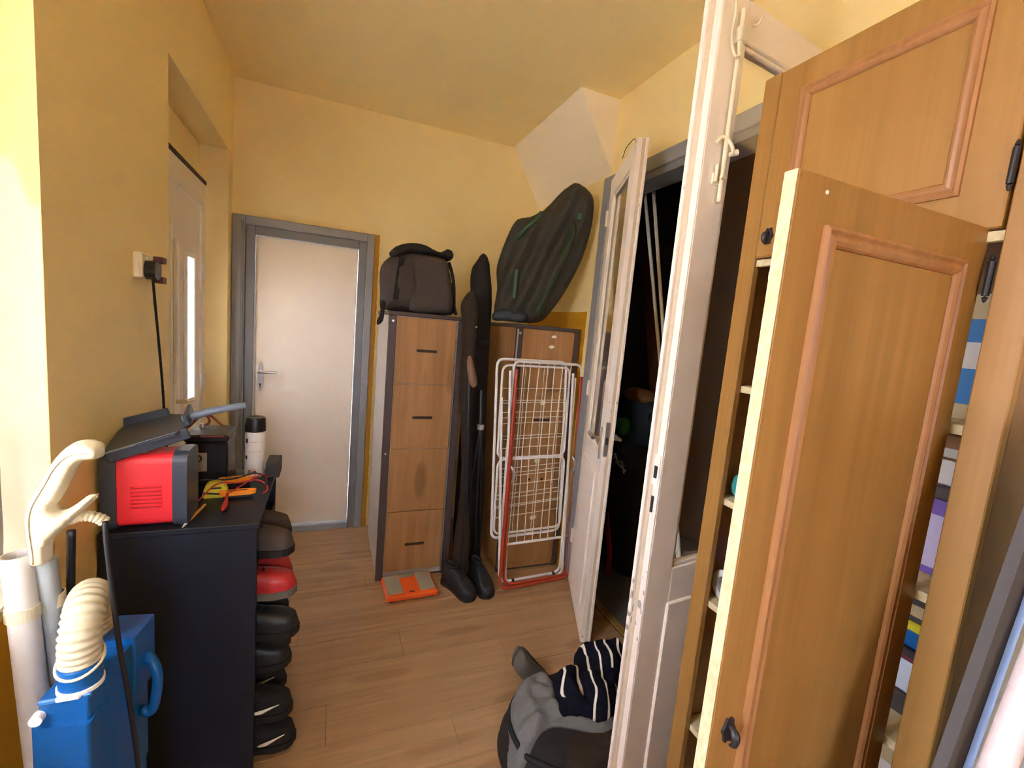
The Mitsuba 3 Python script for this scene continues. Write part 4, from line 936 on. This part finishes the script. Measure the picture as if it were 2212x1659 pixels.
tm = thing('tape_measure', 'round yellow tape measure with a black band on the black rack', 'tape measure')
MT = frame_of((-0.385, 1.80, RZ + 0.002), (1, 0.1, 0), (0, 0, 1))
to_ = Polygon(smooth_outline([(0.0, 0.0), (0.066, 0.0), (0.07, 0.02), (0.055, 0.046), (0.03, 0.055), (0.008, 0.044), (-0.002, 0.02)], 40))
part(tm, 'case', prism(to_, 0.034, MT), 'tape_yellow', 30)
part(tm, 'band', moved(box(-0.002, 0.068, 0.010, 0.017, -0.001, 0.035, 0.001), MT @ rot(-9, [0, 0, 1], (0.03, 0.02, 0))), 'print_black')
part(tm, 'badge', moved(box(0.022, 0.052, 0.030, 0.036, 0.0335, 0.0348, 0.0005), MT), 'print_black')
for (px, py, ang, lbl) in ((-0.300, 1.865, 8, 'orange utility knife with a black slot on the black rack, nearest the spray can'), (-0.278, 1.765, 6, 'orange utility knife on the black rack under the red test leads')):
    kn = thing('utility_knife', lbl, 'knife')
    MK = trimesh.transformations.translation_matrix([px, py, RZ + 0.0005 + (0.022 if 'slot' in lbl else 0.012)]) @ rotz(ang)
    part(kn, 'handle', moved(prism(Polygon(smooth_outline([(-0.052, -0.012), (0.0, -0.015), (0.045, -0.011), (0.056, 0.004), (0.040, 0.013), (-0.03, 0.013), (-0.054, 0.008)], 40)), 0.018 if 'slot' in lbl else 0.014), MK), 'knife_orange', 30)
    part(kn, 'slot', moved(box(-0.035, 0.030, -0.003, 0.002, 0.0135, 0.0190 if 'slot' in lbl else 0.0150, 0.0005), MK), 'print_black')
    part(kn, 'underside', moved(box(-0.045, 0.045, -0.010, 0.010, -0.012 if 'slot' not in lbl else -0.022, 0.0, 0.002), MK), 'rubber_dark')
tl = thing('test_lead', 'red and black test lead wires with probes tangled on the black rack', 'cable')
part(tl, 'red_wire', tube(spline([(-0.415, 1.70, RZ + 0.005), (-0.385, 1.735, RZ + 0.012), (-0.335, 1.745, RZ + 0.06), (-0.28, 1.775, RZ + 0.05), (-0.22, 1.80, RZ + 0.048), (-0.195, 1.80, RZ + 0.03), (-0.20, 1.76, RZ + 0.012)], 60), 0.0026, 7), 'lead_red', True)
part(tl, 'black_wire', tube(spline([(-0.40, 1.79, RZ + 0.06), (-0.34, 1.80, RZ + 0.055), (-0.28, 1.83, RZ + 0.052), (-0.235, 1.85, RZ + 0.058), (-0.200, 1.83, RZ + 0.045), (-0.20, 1.78, RZ + 0.03), (-0.22, 1.76, RZ + 0.018)], 60), 0.0028, 7), 'print_black', True)
part(tl, 'red_wire', tube(spline([(-0.30, 1.735, RZ + 0.03), (-0.262, 1.77, RZ + 0.046), (-0.225, 1.82, RZ + 0.056), (-0.205, 1.85, RZ + 0.05), (-0.20, 1.86, RZ + 0.02)], 40), 0.0026, 7), 'lead_red', True)
part(tl, 'probe', tube(spline([(-0.304, 1.73, RZ + 0.03), (-0.303, 1.70, RZ + 0.012), (-0.300, 1.655, RZ + 0.010), (-0.300, 1.63, RZ + 0.009)], 12), [0.004, 0.005, 0.005, 0.006, 0.007, 0.008, 0.009, 0.009, 0.009, 0.008, 0.006, 0.003], 10), 'lead_red', True)
pn = thing('pencil', 'short orange pencil lying on the front edge of the black rack', 'pencil')
pa, pb = np.array([-0.384, 1.530, RZ + 0.0045]), np.array([-0.363, 1.70, RZ + 0.0045])
part(pn, 'shaft', tube([pa + (pb - pa) * 0.14, pb], 0.0045, 6), 'pencil_wood')
part(pn, 'tip', tube([pa, pa + (pb - pa) * 0.14], [0.0008, 0.0045], 6), 'paper_white')
solo('storage_box', 'small dark box on the far corner of the black rack behind the spray can', 'box', box(-0.215, -0.166, 1.955, 2.07, RZ + 0.0005, 0.962, 0.003), 'pack_dark')

# ================================================================== SOCKET with plug and cable
so_ = thing('wall_socket', 'cream double socket box on the left wall with a black plug', 'socket')
part(so_, 'box', box(XL, XL + 0.020, 1.826, 1.99, 1.632, 1.715, 0.004), 'socket_cream')
part(so_, 'face_plate', box(XL + 0.0195, XL + 0.024, 1.830, 1.986, 1.636, 1.711, 0.003), 'socket_cream')
part(so_, 'rocker', cat(box(XL + 0.0235, XL + 0.028, 1.865, 1.877, 1.685, 1.703, 0.002), box(XL + 0.0235, XL + 0.028, 1.94, 1.952, 1.685, 1.703, 0.002)), 'socket_cream')
pg = thing('power_plug', 'black three pin plug with a hanging black cable in the left wall socket', 'plug')
part(pg, 'plug', moved(prism(Polygon(smooth_outline([(-0.024, -0.022), (0.024, -0.022), (0.022, 0.02), (0.0, 0.03), (-0.022, 0.02)], 40)), 0.030), np.array([[0, 0, 1, XL + 0.0245], [1, 0, 0, 1.868], [0, 1, 0, 1.662], [0, 0, 0, 1.0]])), 'black_plastic', 30)
part(pg, 'adapter', cat(box(XL + 0.0245, XL + 0.052, 1.925, 1.968, 1.690, 1.712, 0.003), box(XL + 0.0245, XL + 0.052, 1.925, 1.968, 1.622, 1.645, 0.003), box(XL + 0.0245, XL + 0.04, 1.93, 1.96, 1.645, 1.69, 0.003)), 'plug_red_brown', label='dark red brown second plug')
part(pg, 'cable', tube(spline([(XL + 0.04, 1.868, 1.645), (XL + 0.038, 1.885, 1.60), (XL + 0.026, 1.97, 1.42), (XL + 0.022, 2.03, 1.20), (XL + 0.022, 2.065, 1.0), (XL + 0.03, 2.10, 0.86)], 50), 0.0042, 8), 'black_plastic', True)

# ================================================================== CARPET CLEANER at the lower left
KV = trimesh.transformations.translation_matrix([0, 0, 0.189]) @ trimesh.transformations.scale_matrix(0.88)   # the cleaner was measured at 1/0.88 of its size
vc = thing('carpet_cleaner', 'blue upright carpet cleaner with a cream ribbed hose elbow, in the lower left corner', 'carpet cleaner')
ft = Polygon([(-0.520, 1.10), (-0.438, 1.098), (-0.402, 1.34), (-0.505, 1.345)])
bodyp = Polygon([(-0.522, 1.10), (-0.438, 1.085), (-0.422, 1.33), (-0.520, 1.34)])
part(vc, 'tank', moved(prism(Polygon([(-0.512, 1.102), (-0.440, 1.095), (-0.410, 1.31), (-0.490, 1.32)]).buffer(0.006), 0.36, trimesh.transformations.translation_matrix([0, 0, 0.385])), KV), 'machine_blue', 20)
part(vc, 'body', moved(prism(bodyp.buffer(0.008), 0.875, trimesh.transformations.translation_matrix([0, 0, -0.185])), KV), 'machine_blue', 20)
part(vc, 'base', moved(prism(Polygon([(-0.57, 1.00), (-0.34, 1.00), (-0.33, 1.40), (-0.57, 1.41)]).buffer(0.01), 0.06, trimesh.transformations.translation_matrix([0, 0, -0.205])), KV), 'slate_plastic', 20)
part(vc, 'top_lip', moved(cat(box(-0.518, -0.432, 1.092, 1.100, 0.738, 0.748, 0.003)), KV), 'machine_blue_light')
part(vc, 'rear_tank', moved(prism(Polygon([(-0.475, 1.25), (-0.412, 1.25), (-0.400, 1.33), (-0.47, 1.34)]).buffer(0.006), 0.16, trimesh.transformations.translation_matrix([0, 0, 0.60])), KV), 'machine_blue', 20)
part(vc, 'latch', moved(tube([(-0.516, 1.098, 0.715), (-0.516, 1.080, 0.715)], 0.011, 16), KV), 'upvc_bright', 40, label='white round latch')
part(vc, 'cable_hook', moved(tube(spline([(-0.408, 1.30, 0.62), (-0.392, 1.29, 0.67), (-0.378, 1.28, 0.65), (-0.376, 1.275, 0.57), (-0.388, 1.275, 0.53), (-0.408, 1.28, 0.54)], 24), 0.012, 8), KV), 'machine_blue', True)
# hose elbow: ribbed tube bending from the outlet up and back
ctr = spline([(-0.462, 1.128, 0.775), (-0.462, 1.128, 0.82), (-0.462, 1.131, 0.860), (-0.464, 1.150, 0.890), (-0.472, 1.190, 0.902), (-0.483, 1.235, 0.885), (-0.488, 1.255, 0.845), (-0.490, 1.262, 0.78)], 170)
rad = 0.0350 + 0.0020 * np.sin(np.arange(170) / 170 * 2 * math.pi * 24)
part(vc, 'hose', moved(tube(ctr, rad, 20), KV), 'hose_cream', True, label='cream ribbed hose elbow')
part(vc, 'hose_collar', moved(lathe([(0.032, 0), (0.036, 0.002), (0.037, 0.045), (0.033, 0.048)], 26, (-0.462, 1.128, 0.752)), KV), 'machine_blue', 40)
part(vc, 'hose_rim', moved(tube(np.array([(-0.462 + 0.0385 * math.cos(a), 1.128 + 0.0385 * math.sin(a), 0.803 + 0.018 * math.sin(a)) for a in np.linspace(0, 2 * math.pi, 28, endpoint=False)]), 0.0032, 8, True), KV), 'cream_plastic', True)
part(vc, 'seal', moved(cat(lathe([(0.032, -0.006), (0.039, -0.006), (0.039, 0.003), (0.032, 0.003)], 26, (-0.462, 1.128, 0.752)), box(-0.488, -0.448, 1.086, 1.096, 0.742, 0.754, 0.003)), KV), 'upvc_bright')
part(vc, 'power_cord', moved(tube(spline([(-0.428, 1.16, 1.092), (-0.424, 1.16, 1.016), (-0.416, 1.16, 0.907), (-0.409, 1.165, 0.795), (-0.402, 1.175, 0.70), (-0.396, 1.19, 0.58), (-0.390, 1.21, 0.40), (-0.385, 1.22, -0.14)], 60), 0.0055, 8), KV), 'black_plastic', True)

wn = thing('cleaner_wand', 'cream pistol grip wand with a grey tube clipped to the white pipe', 'wand')
# the grip: flat outline 26 mm thick in the plane facing the viewer
gx = lambda pts: [(x, z) for x, z in pts]
grip = [(-0.527, 1.026), (-0.53, 1.056), (-0.533, 1.097), (-0.533, 1.139), (-0.525, 1.168), (-0.507, 1.204), (-0.488, 1.246), (-0.472, 1.266), (-0.454, 1.28), (-0.437, 1.283), (-0.421, 1.277), (-0.411, 1.263), (-0.412, 1.248), (-0.427, 1.241), (-0.445, 1.241), (-0.454, 1.226), (-0.467, 1.193), (-0.478, 1.168), (-0.489, 1.151), (-0.487, 1.140), (-0.476, 1.137), (-0.458, 1.149), (-0.438, 1.168), (-0.428, 1.168), (-0.422, 1.163), (-0.432, 1.152), (-0.454, 1.127), (-0.475, 1.104), (-0.497, 1.079), (-0.497, 1.031)]
part(wn, 'grip', puff(grip, lambda u, v, d: dome(0.024, 0.011)(d), lambda u, v, d: dome(0.024, 0.011)(d), 0.005, MV(1.122), smooth='tight'), 'cream_plastic', True)
part(wn, 'seam', tube(spline([(-0.517, 1.0965, 1.04), (-0.520, 1.0965, 1.10), (-0.517, 1.0965, 1.15), (-0.495, 1.0965, 1.20), (-0.475, 1.0965, 1.24), (-0.455, 1.0965, 1.258), (-0.430, 1.0965, 1.258)], 40), 0.0012, 5), 'leaf_groove', True)
part(wn, 'hose_stub', tube(spline([(-0.478, 1.14, 1.108), (-0.460, 1.14, 1.116), (-0.438, 1.145, 1.110), (-0.424, 1.15, 1.096)], 40), 0.011 + 0.001 * np.sin(np.arange(40) * 1.4), 12), 'cream_plastic', True)
part(wn, 'tube', tube([(-0.512, 1.130, 1.035), (-0.509, 1.150, 0.80), (-0.500, 1.190, 0.45), (-0.49, 1.22, 0.03)], 0.0175, 16), 'grey_tube', 50, label='grey metal tube')
part(wn, 'clip', cat(lathe([(0.0178, 0), (0.0205, 0), (0.0205, 0.028), (0.0178, 0.028)], 24, (-0.510, 1.144, 0.925)), box(-0.536, -0.522, 1.125, 1.14, 0.927, 0.95, 0.003)), 'cream_plastic')
part(wn, 'rear_cord', tube(spline([(-0.500, 1.20, 1.06), (-0.503, 1.20, 0.97), (-0.505, 1.20, 0.88), (-0.50, 1.21, 0.7)], 24), 0.008, 8), 'black_plastic', True)

wp = thing('plastic_pipe', 'white plastic pipe standing in the lower left corner, open at the top', 'pipe')
def hollow(p0, p1, r0, r1, n=30):
    ms = []
    p0, p1 = np.array(p0), np.array(p1)
    d = (p1 - p0) / np.linalg.norm(p1 - p0)
    H = np.linalg.norm(p1 - p0)
    M0 = frame_of(p0, np.cross([0, 1, 0], d), np.cross(d, np.cross([0, 1, 0], d)))
    return moved(lathe([(r1, 0), (r0, 0), (r0, H), (r1, H), (r1, 0.0)], n), M0)
part(wp, 'pipe', hollow((-0.500, 1.115, 0.008), (-0.548, 1.115, 1.056), 0.0235, 0.0212), 'pipe_white', 40)
part(wp, 'bracket', cat(lathe([(0.0237, 0), (0.0262, 0), (0.0262, 0.026), (0.0237, 0.026)], 26, (-0.5425, 1.115, 0.922)), box(-0.580, -0.564, 1.078, 1.092, 0.924, 0.946, 0.004)), 'cream_plastic', label='cream bracket strap')

sp = thing('carrying_strap', 'grey webbing strap loop hanging at the window edge on the left', 'strap')
def ribbon(pts, w, wdir, th=0.002):
    p = np.array(pts, float); wd_ = np.array(wdir, float); wd_ /= np.linalg.norm(wd_)
    tan = np.gradient(p, axis=0); tan /= np.linalg.norm(tan, axis=1, keepdims=True)
    nr = np.cross(tan, wd_); nr /= np.linalg.norm(nr, axis=1, keepdims=True)
    V = np.stack([p + wd_ * w / 2 + nr * th, p - wd_ * w / 2 + nr * th, p - wd_ * w / 2 - nr * th, p + wd_ * w / 2 - nr * th], 1).reshape(-1, 3)
    f = []
    for i in range(len(p) - 1):
        for a in range(4):
            b = (a + 1) % 4
            f += [(i * 4 + a, i * 4 + b, i * 4 + 4 + b), (i * 4 + a, i * 4 + 4 + b, i * 4 + 4 + a)]
    m = trimesh.Trimesh(V, f, process=False)
    m.fix_normals()
    return m
part(sp, 'webbing', ribbon(spline([(-0.575, 1.075, 0.99), (-0.60, 1.16, 1.06), (-0.615, 1.19, 1.17), (-0.620, 1.20, 1.235), (-0.627, 1.20, 1.262), (-0.637, 1.19, 1.25), (-0.643, 1.17, 1.19), (-0.642, 1.15, 1.12)], 40), 0.022, (0.5, 0.8, 0.1)), 'strap_grey', 40)
part(sp, 'webbing', ribbon(spline([(-0.658, 1.18, 1.17), (-0.638, 1.17, 1.13), (-0.615, 1.165, 1.08), (-0.60, 1.16, 1.03)], 20), 0.022, (0.5, 0.8, 0.4)), 'pipe_white', 40, label='pale end of the strap')

# ================================================================== PILE ON THE FLOOR
MF = frame_of((0, 0, 0.0), (1, 0, 0), (0, 1, 0))
fb = thing('shoulder_bag', 'slumped black bag on the floor under the clothes, behind the near door leaf', 'bag')
fo = [(0.655, 1.42), (0.632, 1.33), (0.640, 1.24), (0.68, 1.16), (0.80, 1.09), (1.0, 1.085), (1.20, 1.14), (1.32, 1.27), (1.30, 1.45), (1.16, 1.56), (0.95, 1.58), (0.78, 1.53), (0.70, 1.48)]
hb = lambda u, v, d: dome(0.15, 0.12)(d) + 0.035 * (uvn(u, v, 9, 11) - 0.5) * np.clip(d / 0.05, 0, 1)
part(fb, 'body', puff(fo, hb, lambda u, v, d: 0 * d, 0.016, MF @ trimesh.transformations.translation_matrix([0, 0, 0.002])), 'fabric_black', True)
ln_ = spline([(0.80, 1.50), (0.70, 1.42), (0.665, 1.33), (0.672, 1.25), (0.72, 1.18), (0.80, 1.125)], 40)
part(fb, 'strap', tube(np.column_stack([ln_, hb(ln_[:, 0], ln_[:, 1], np.full(40, 0.045)) + 0.006]), 0.010, 8), 'strap_black', True)
part(fb, 'front_pocket', puff([(0.80, 1.12), (0.98, 1.10), (1.12, 1.16), (1.12, 1.24), (0.98, 1.24), (0.84, 1.22)], lambda u, v, d: 0.130 + dome(0.035, 0.05)(d), lambda u, v, d: 0 * d - 0.05, 0.016, MF), 'fabric_brownblack', True)
sheet = lambda base, amp, s, seed: (lambda u, v, d: base + dome(0.028, 0.035)(d) + amp * (np.abs(uvn(u, v, s, seed) - 0.5) * 2 - 0.5) * np.clip(d / 0.03, 0, 1))
gg = thing('grey_jumper', 'crumpled grey jumper spilling over the black bag on the floor', 'jumper')
go_ = [(0.742, 1.462), (0.80, 1.490), (0.87, 1.490), (0.885, 1.42), (0.865, 1.35), (0.87, 1.285), (0.93, 1.262), (1.02, 1.27), (1.05, 1.235), (0.985, 1.185), (0.90, 1.215), (0.84, 1.255), (0.80, 1.268), (0.72, 1.245), (0.655, 1.212), (0.630, 1.235), (0.645, 1.30), (0.68, 1.40)]
hg = lambda u, v, d: hb(u, v, np.full_like(u, 0.2)) + 0.012 + dome(0.020, 0.03)(d) + 0.13 * (np.abs(uvn(u * 0.8 + v * 0.6, v * 0.8 - u * 0.6, 11, 21, 2) - 0.5)) * np.clip(d / 0.03, 0, 1) - 0.10 * np.clip((0.76 - u) / 0.12, 0, 1) ** 1.5
part(gg, 'knit', puff(go_, hg, lambda u, v, d: -(hb(u, v, np.full_like(u, 0.2)) + 0.003 - 0.10 * np.clip((0.76 - u) / 0.12, 0, 1) ** 1.5), 0.012, MF), 'fabric_grey', True)
ss = thing('striped_jumper', 'navy jumper with thin white stripes thrown on top of the grey jumper', 'jumper')
so2 = [(1.035, 1.525), (1.075, 1.553), (1.14, 1.55), (1.25, 1.515), (1.22, 1.42), (1.12, 1.33), (1.04, 1.235), (0.965, 1.215), (0.905, 1.245), (0.832, 1.285), (0.850, 1.345), (0.870, 1.41), (0.93, 1.435), (0.995, 1.455), (1.01, 1.49)]
hs = lambda u, v, d: hb(u, v, np.full_like(u, 0.2)) + 0.050 + dome(0.030, 0.03)(d) + 0.17 * (np.abs(uvn(u, v, 10, 31, 2) - 0.5)) * np.clip(d / 0.03, 0, 1)
sm_ = puff(so2, hs, lambda u, v, d: -(hb(u, v, np.full_like(u, 0.2)) + 0.030), 0.010, MF, n=160)
uv = np.stack([(sm_.vertices[:, 0] * 0.93 + sm_.vertices[:, 1] * -0.36 - 0.25) * 1.55, (sm_.vertices[:, 0] * 0.36 + sm_.vertices[:, 1] * 0.93 - 1.3) * 1.5], 1)
kk = part(ss, 'knit', sm_, 'striped_knit', True)
scene[kk] = mikit.ply(sm_, 'striped_knit', smooth=True, uv=uv)
bo2 = thing('felt_boot', 'grey felt boot tipped up behind the pile of clothes', 'boot')
part(bo2, 'foot', puff([(0.800, 0.105), (0.806, 0.165), (0.828, 0.186), (0.85, 0.172), (0.895, 0.118), (0.985, 0.020), (0.99, 0.004), (0.93, 0.003), (0.87, 0.014), (0.835, 0.050)], lambda u, v, d: dome(0.05, 0.035)(d), lambda u, v, d: dome(0.05, 0.035)(d), 0.009, MV(1.64)), 'felt_grey', True)
part(bo2, 'sole', tube(spline([(0.802, 1.64, 0.11), (0.808, 1.64, 0.165), (0.83, 1.64, 0.188), (0.855, 1.64, 0.168), (0.90, 1.64, 0.113), (0.96, 1.64, 0.045)], 24), 0.006, 8), 'leather_lining', True)

# ================================================================== THINGS IN THE DARK STORE ROOM
jk = thing('jacket', 'dark navy padded jacket hanging in the dark store room', 'jacket')
jo = [(2.62, 1.16), (2.46, 1.12), (2.34, 1.0), (2.30, 0.80), (2.30, 0.55), (2.45, 0.30), (2.75, 0.28), (2.98, 0.40), (3.02, 0.85), (2.98, 1.05), (2.86, 1.16), (2.74, 1.20)]
MJ = frame_of((2.06, 0, 0), (0, 1, 0), (0, 0, 1))   # local x = world y, faces -x after flip
MJ = np.array([[0, 0, -1, 2.22], [1, 0, 0, 0.0], [0, 1, 0, 0.0], [0, 0, 0, 1.0]])
part(jk, 'body', puff(jo, lambda u, v, d: dome(0.10, 0.10)(d) + 0.05 * (uvn(u, v, 6, 41) - 0.5) * np.clip(d / 0.05, 0, 1), lambda u, v, d: dome(0.08, 0.1)(d), 0.025, MJ), 'jacket_navy', True)
part(jk, 'hood', puff([(2.60, 1.13), (2.64, 1.19), (2.76, 1.21), (2.88, 1.19), (2.88, 1.13), (2.74, 1.10)], lambda u, v, d: 0.05 + dome(0.06, 0.05)(d), lambda u, v, d: dome(0.06, 0.05)(d), 0.02, MJ), 'board_brown', True, label='brown furry hood')
part(jk, 'sleeve', tube(spline([(2.16, 2.50, 1.06), (2.12, 2.36, 0.85), (2.10, 2.32, 0.55)], 24), np.linspace(0.07, 0.05, 24), 12), 'jacket_navy', True)
solo('cloth', 'small bright green cloth between the dark jacket and the black case in the store room', 'cloth', puff([(2.78, 0.97), (2.88, 0.95), (2.90, 0.88), (2.80, 0.84), (2.75, 0.90)], lambda u, v, d: 0.125 + dome(0.02, 0.03)(d), lambda u, v, d: 0 * d - 0.06, 0.015, MJ), 'green_cloth', True)
cs = thing('sports_case', 'black soft case with a worn white emblem standing in the dark store room', 'case')
part(cs, 'body', puff([(2.20, 0.70), (2.24, 0.82), (2.36, 0.86), (2.60, 0.84), (2.74, 0.76), (2.78, 0.40), (2.76, 0.01), (2.24, 0.01), (2.20, 0.35)], lambda u, v, d: dome(0.14, 0.10)(d), lambda u, v, d: dome(0.05, 0.08)(d), 0.03, np.array([[0, 0, -1, 1.98], [1, 0, 0, 0.0], [0, 1, 0, 0.005], [0, 0, 0, 1.0]])), 'fabric_black', True)
em = [tube([(1.836, 2.44 + a, 0.70 + b), (1.836, 2.44 + c, 0.70 + d_)], 0.006, 6) for a, b, c, d_ in ((0.10, 0.07, 0.06, 0.09), (0.06, 0.09, 0.02, 0.04), (0.02, 0.04, -0.02, 0.06), (-0.02, 0.06, -0.06, -0.01), (0.05, 0.045, -0.07, 0.01), (0.08, 0.05, 0.05, 0.075))]
part(cs, 'emblem', cat(*em), 'label_grey', True, label='worn white emblem')
solo('strap', 'dark red strap hanging down beside the black case in the store room', 'strap', ribbon(spline([(1.76, 2.42, 0.42), (1.755, 2.38, 0.33), (1.75, 2.33, 0.22), (1.755, 2.32, 0.10), (1.76, 2.33, 0.02)], 24), 0.06, (0.2, 1, 0.0), 0.003), 'red_strap', 40)
for p0, p1, lbl in (((1.79, 2.4545, 2.49), (1.79, 1.639, 0.014), 'thin white pole leaning in the store room, left one of the two'), ((1.75, 2.325, 2.49), (1.75, 1.598, 0.014), 'thin white pole leaning in the store room, right one of the two')):
    solo('pole', lbl, 'pole', tube([p0, p1], 0.0105, 12), 'wire_white', 50)
solo('wood_board', 'brown wooden board leaning upright behind the white poles in the store room', 'board', moved(box(-0.07, 0.07, 0, 2.35, 0, 0.02, 0.002), frame_of((2.52, 2.66, 0.02), (0, 1, -0.29), (0, 0.29, 1))), 'board_brown')
ch = thing('folding_chair', 'dim folded chair frame seen through the near glass in the store room', 'chair')
part(ch, 'frame', tube(rounded([(2.05, 1.32, 0.01), (2.07, 1.36, 0.95), (2.07, 1.72, 0.95), (2.05, 1.76, 0.01)], 0.08), 0.012, 10), 'label_grey', 50)
part(ch, 'frame', tube(rounded([(1.90, 1.36, 0.01), (2.08, 1.38, 0.60), (2.08, 1.70, 0.60), (1.90, 1.72, 0.01)], 0.05), 0.012, 10), 'label_grey', 50)
part(ch, 'seat', box(2.05, 2.08, 1.39, 1.69, 0.42, 0.78, 0.006), 'board_brown')
part(ch, 'backrest', box(2.055, 2.075, 1.36, 1.72, 0.80, 0.94, 0.006), 'board_brown')

for pre, grp in (('utility_knife', 'orange utility knives'), ('filing_cabinet', 'filing cabinets'), ('pole', 'white poles in the store room'), ('packet', 'packets in the wardrobe'), ('box', 'boxes in the wardrobe')):
    for k_ in [k for k in labels if k == pre or (k.startswith(pre + '_') and k[len(pre) + 1:].isdigit())]:
        labels[k_]['group'] = grp
for k_ in [k for k in labels if k == 'shoe' or (k.startswith('shoe_') and k[5:].isdigit())]:
    labels[k_]['group'] = 'black shoes on the floor' if 'floor' in labels[k_]['label'] else 'shoes on the black rack'
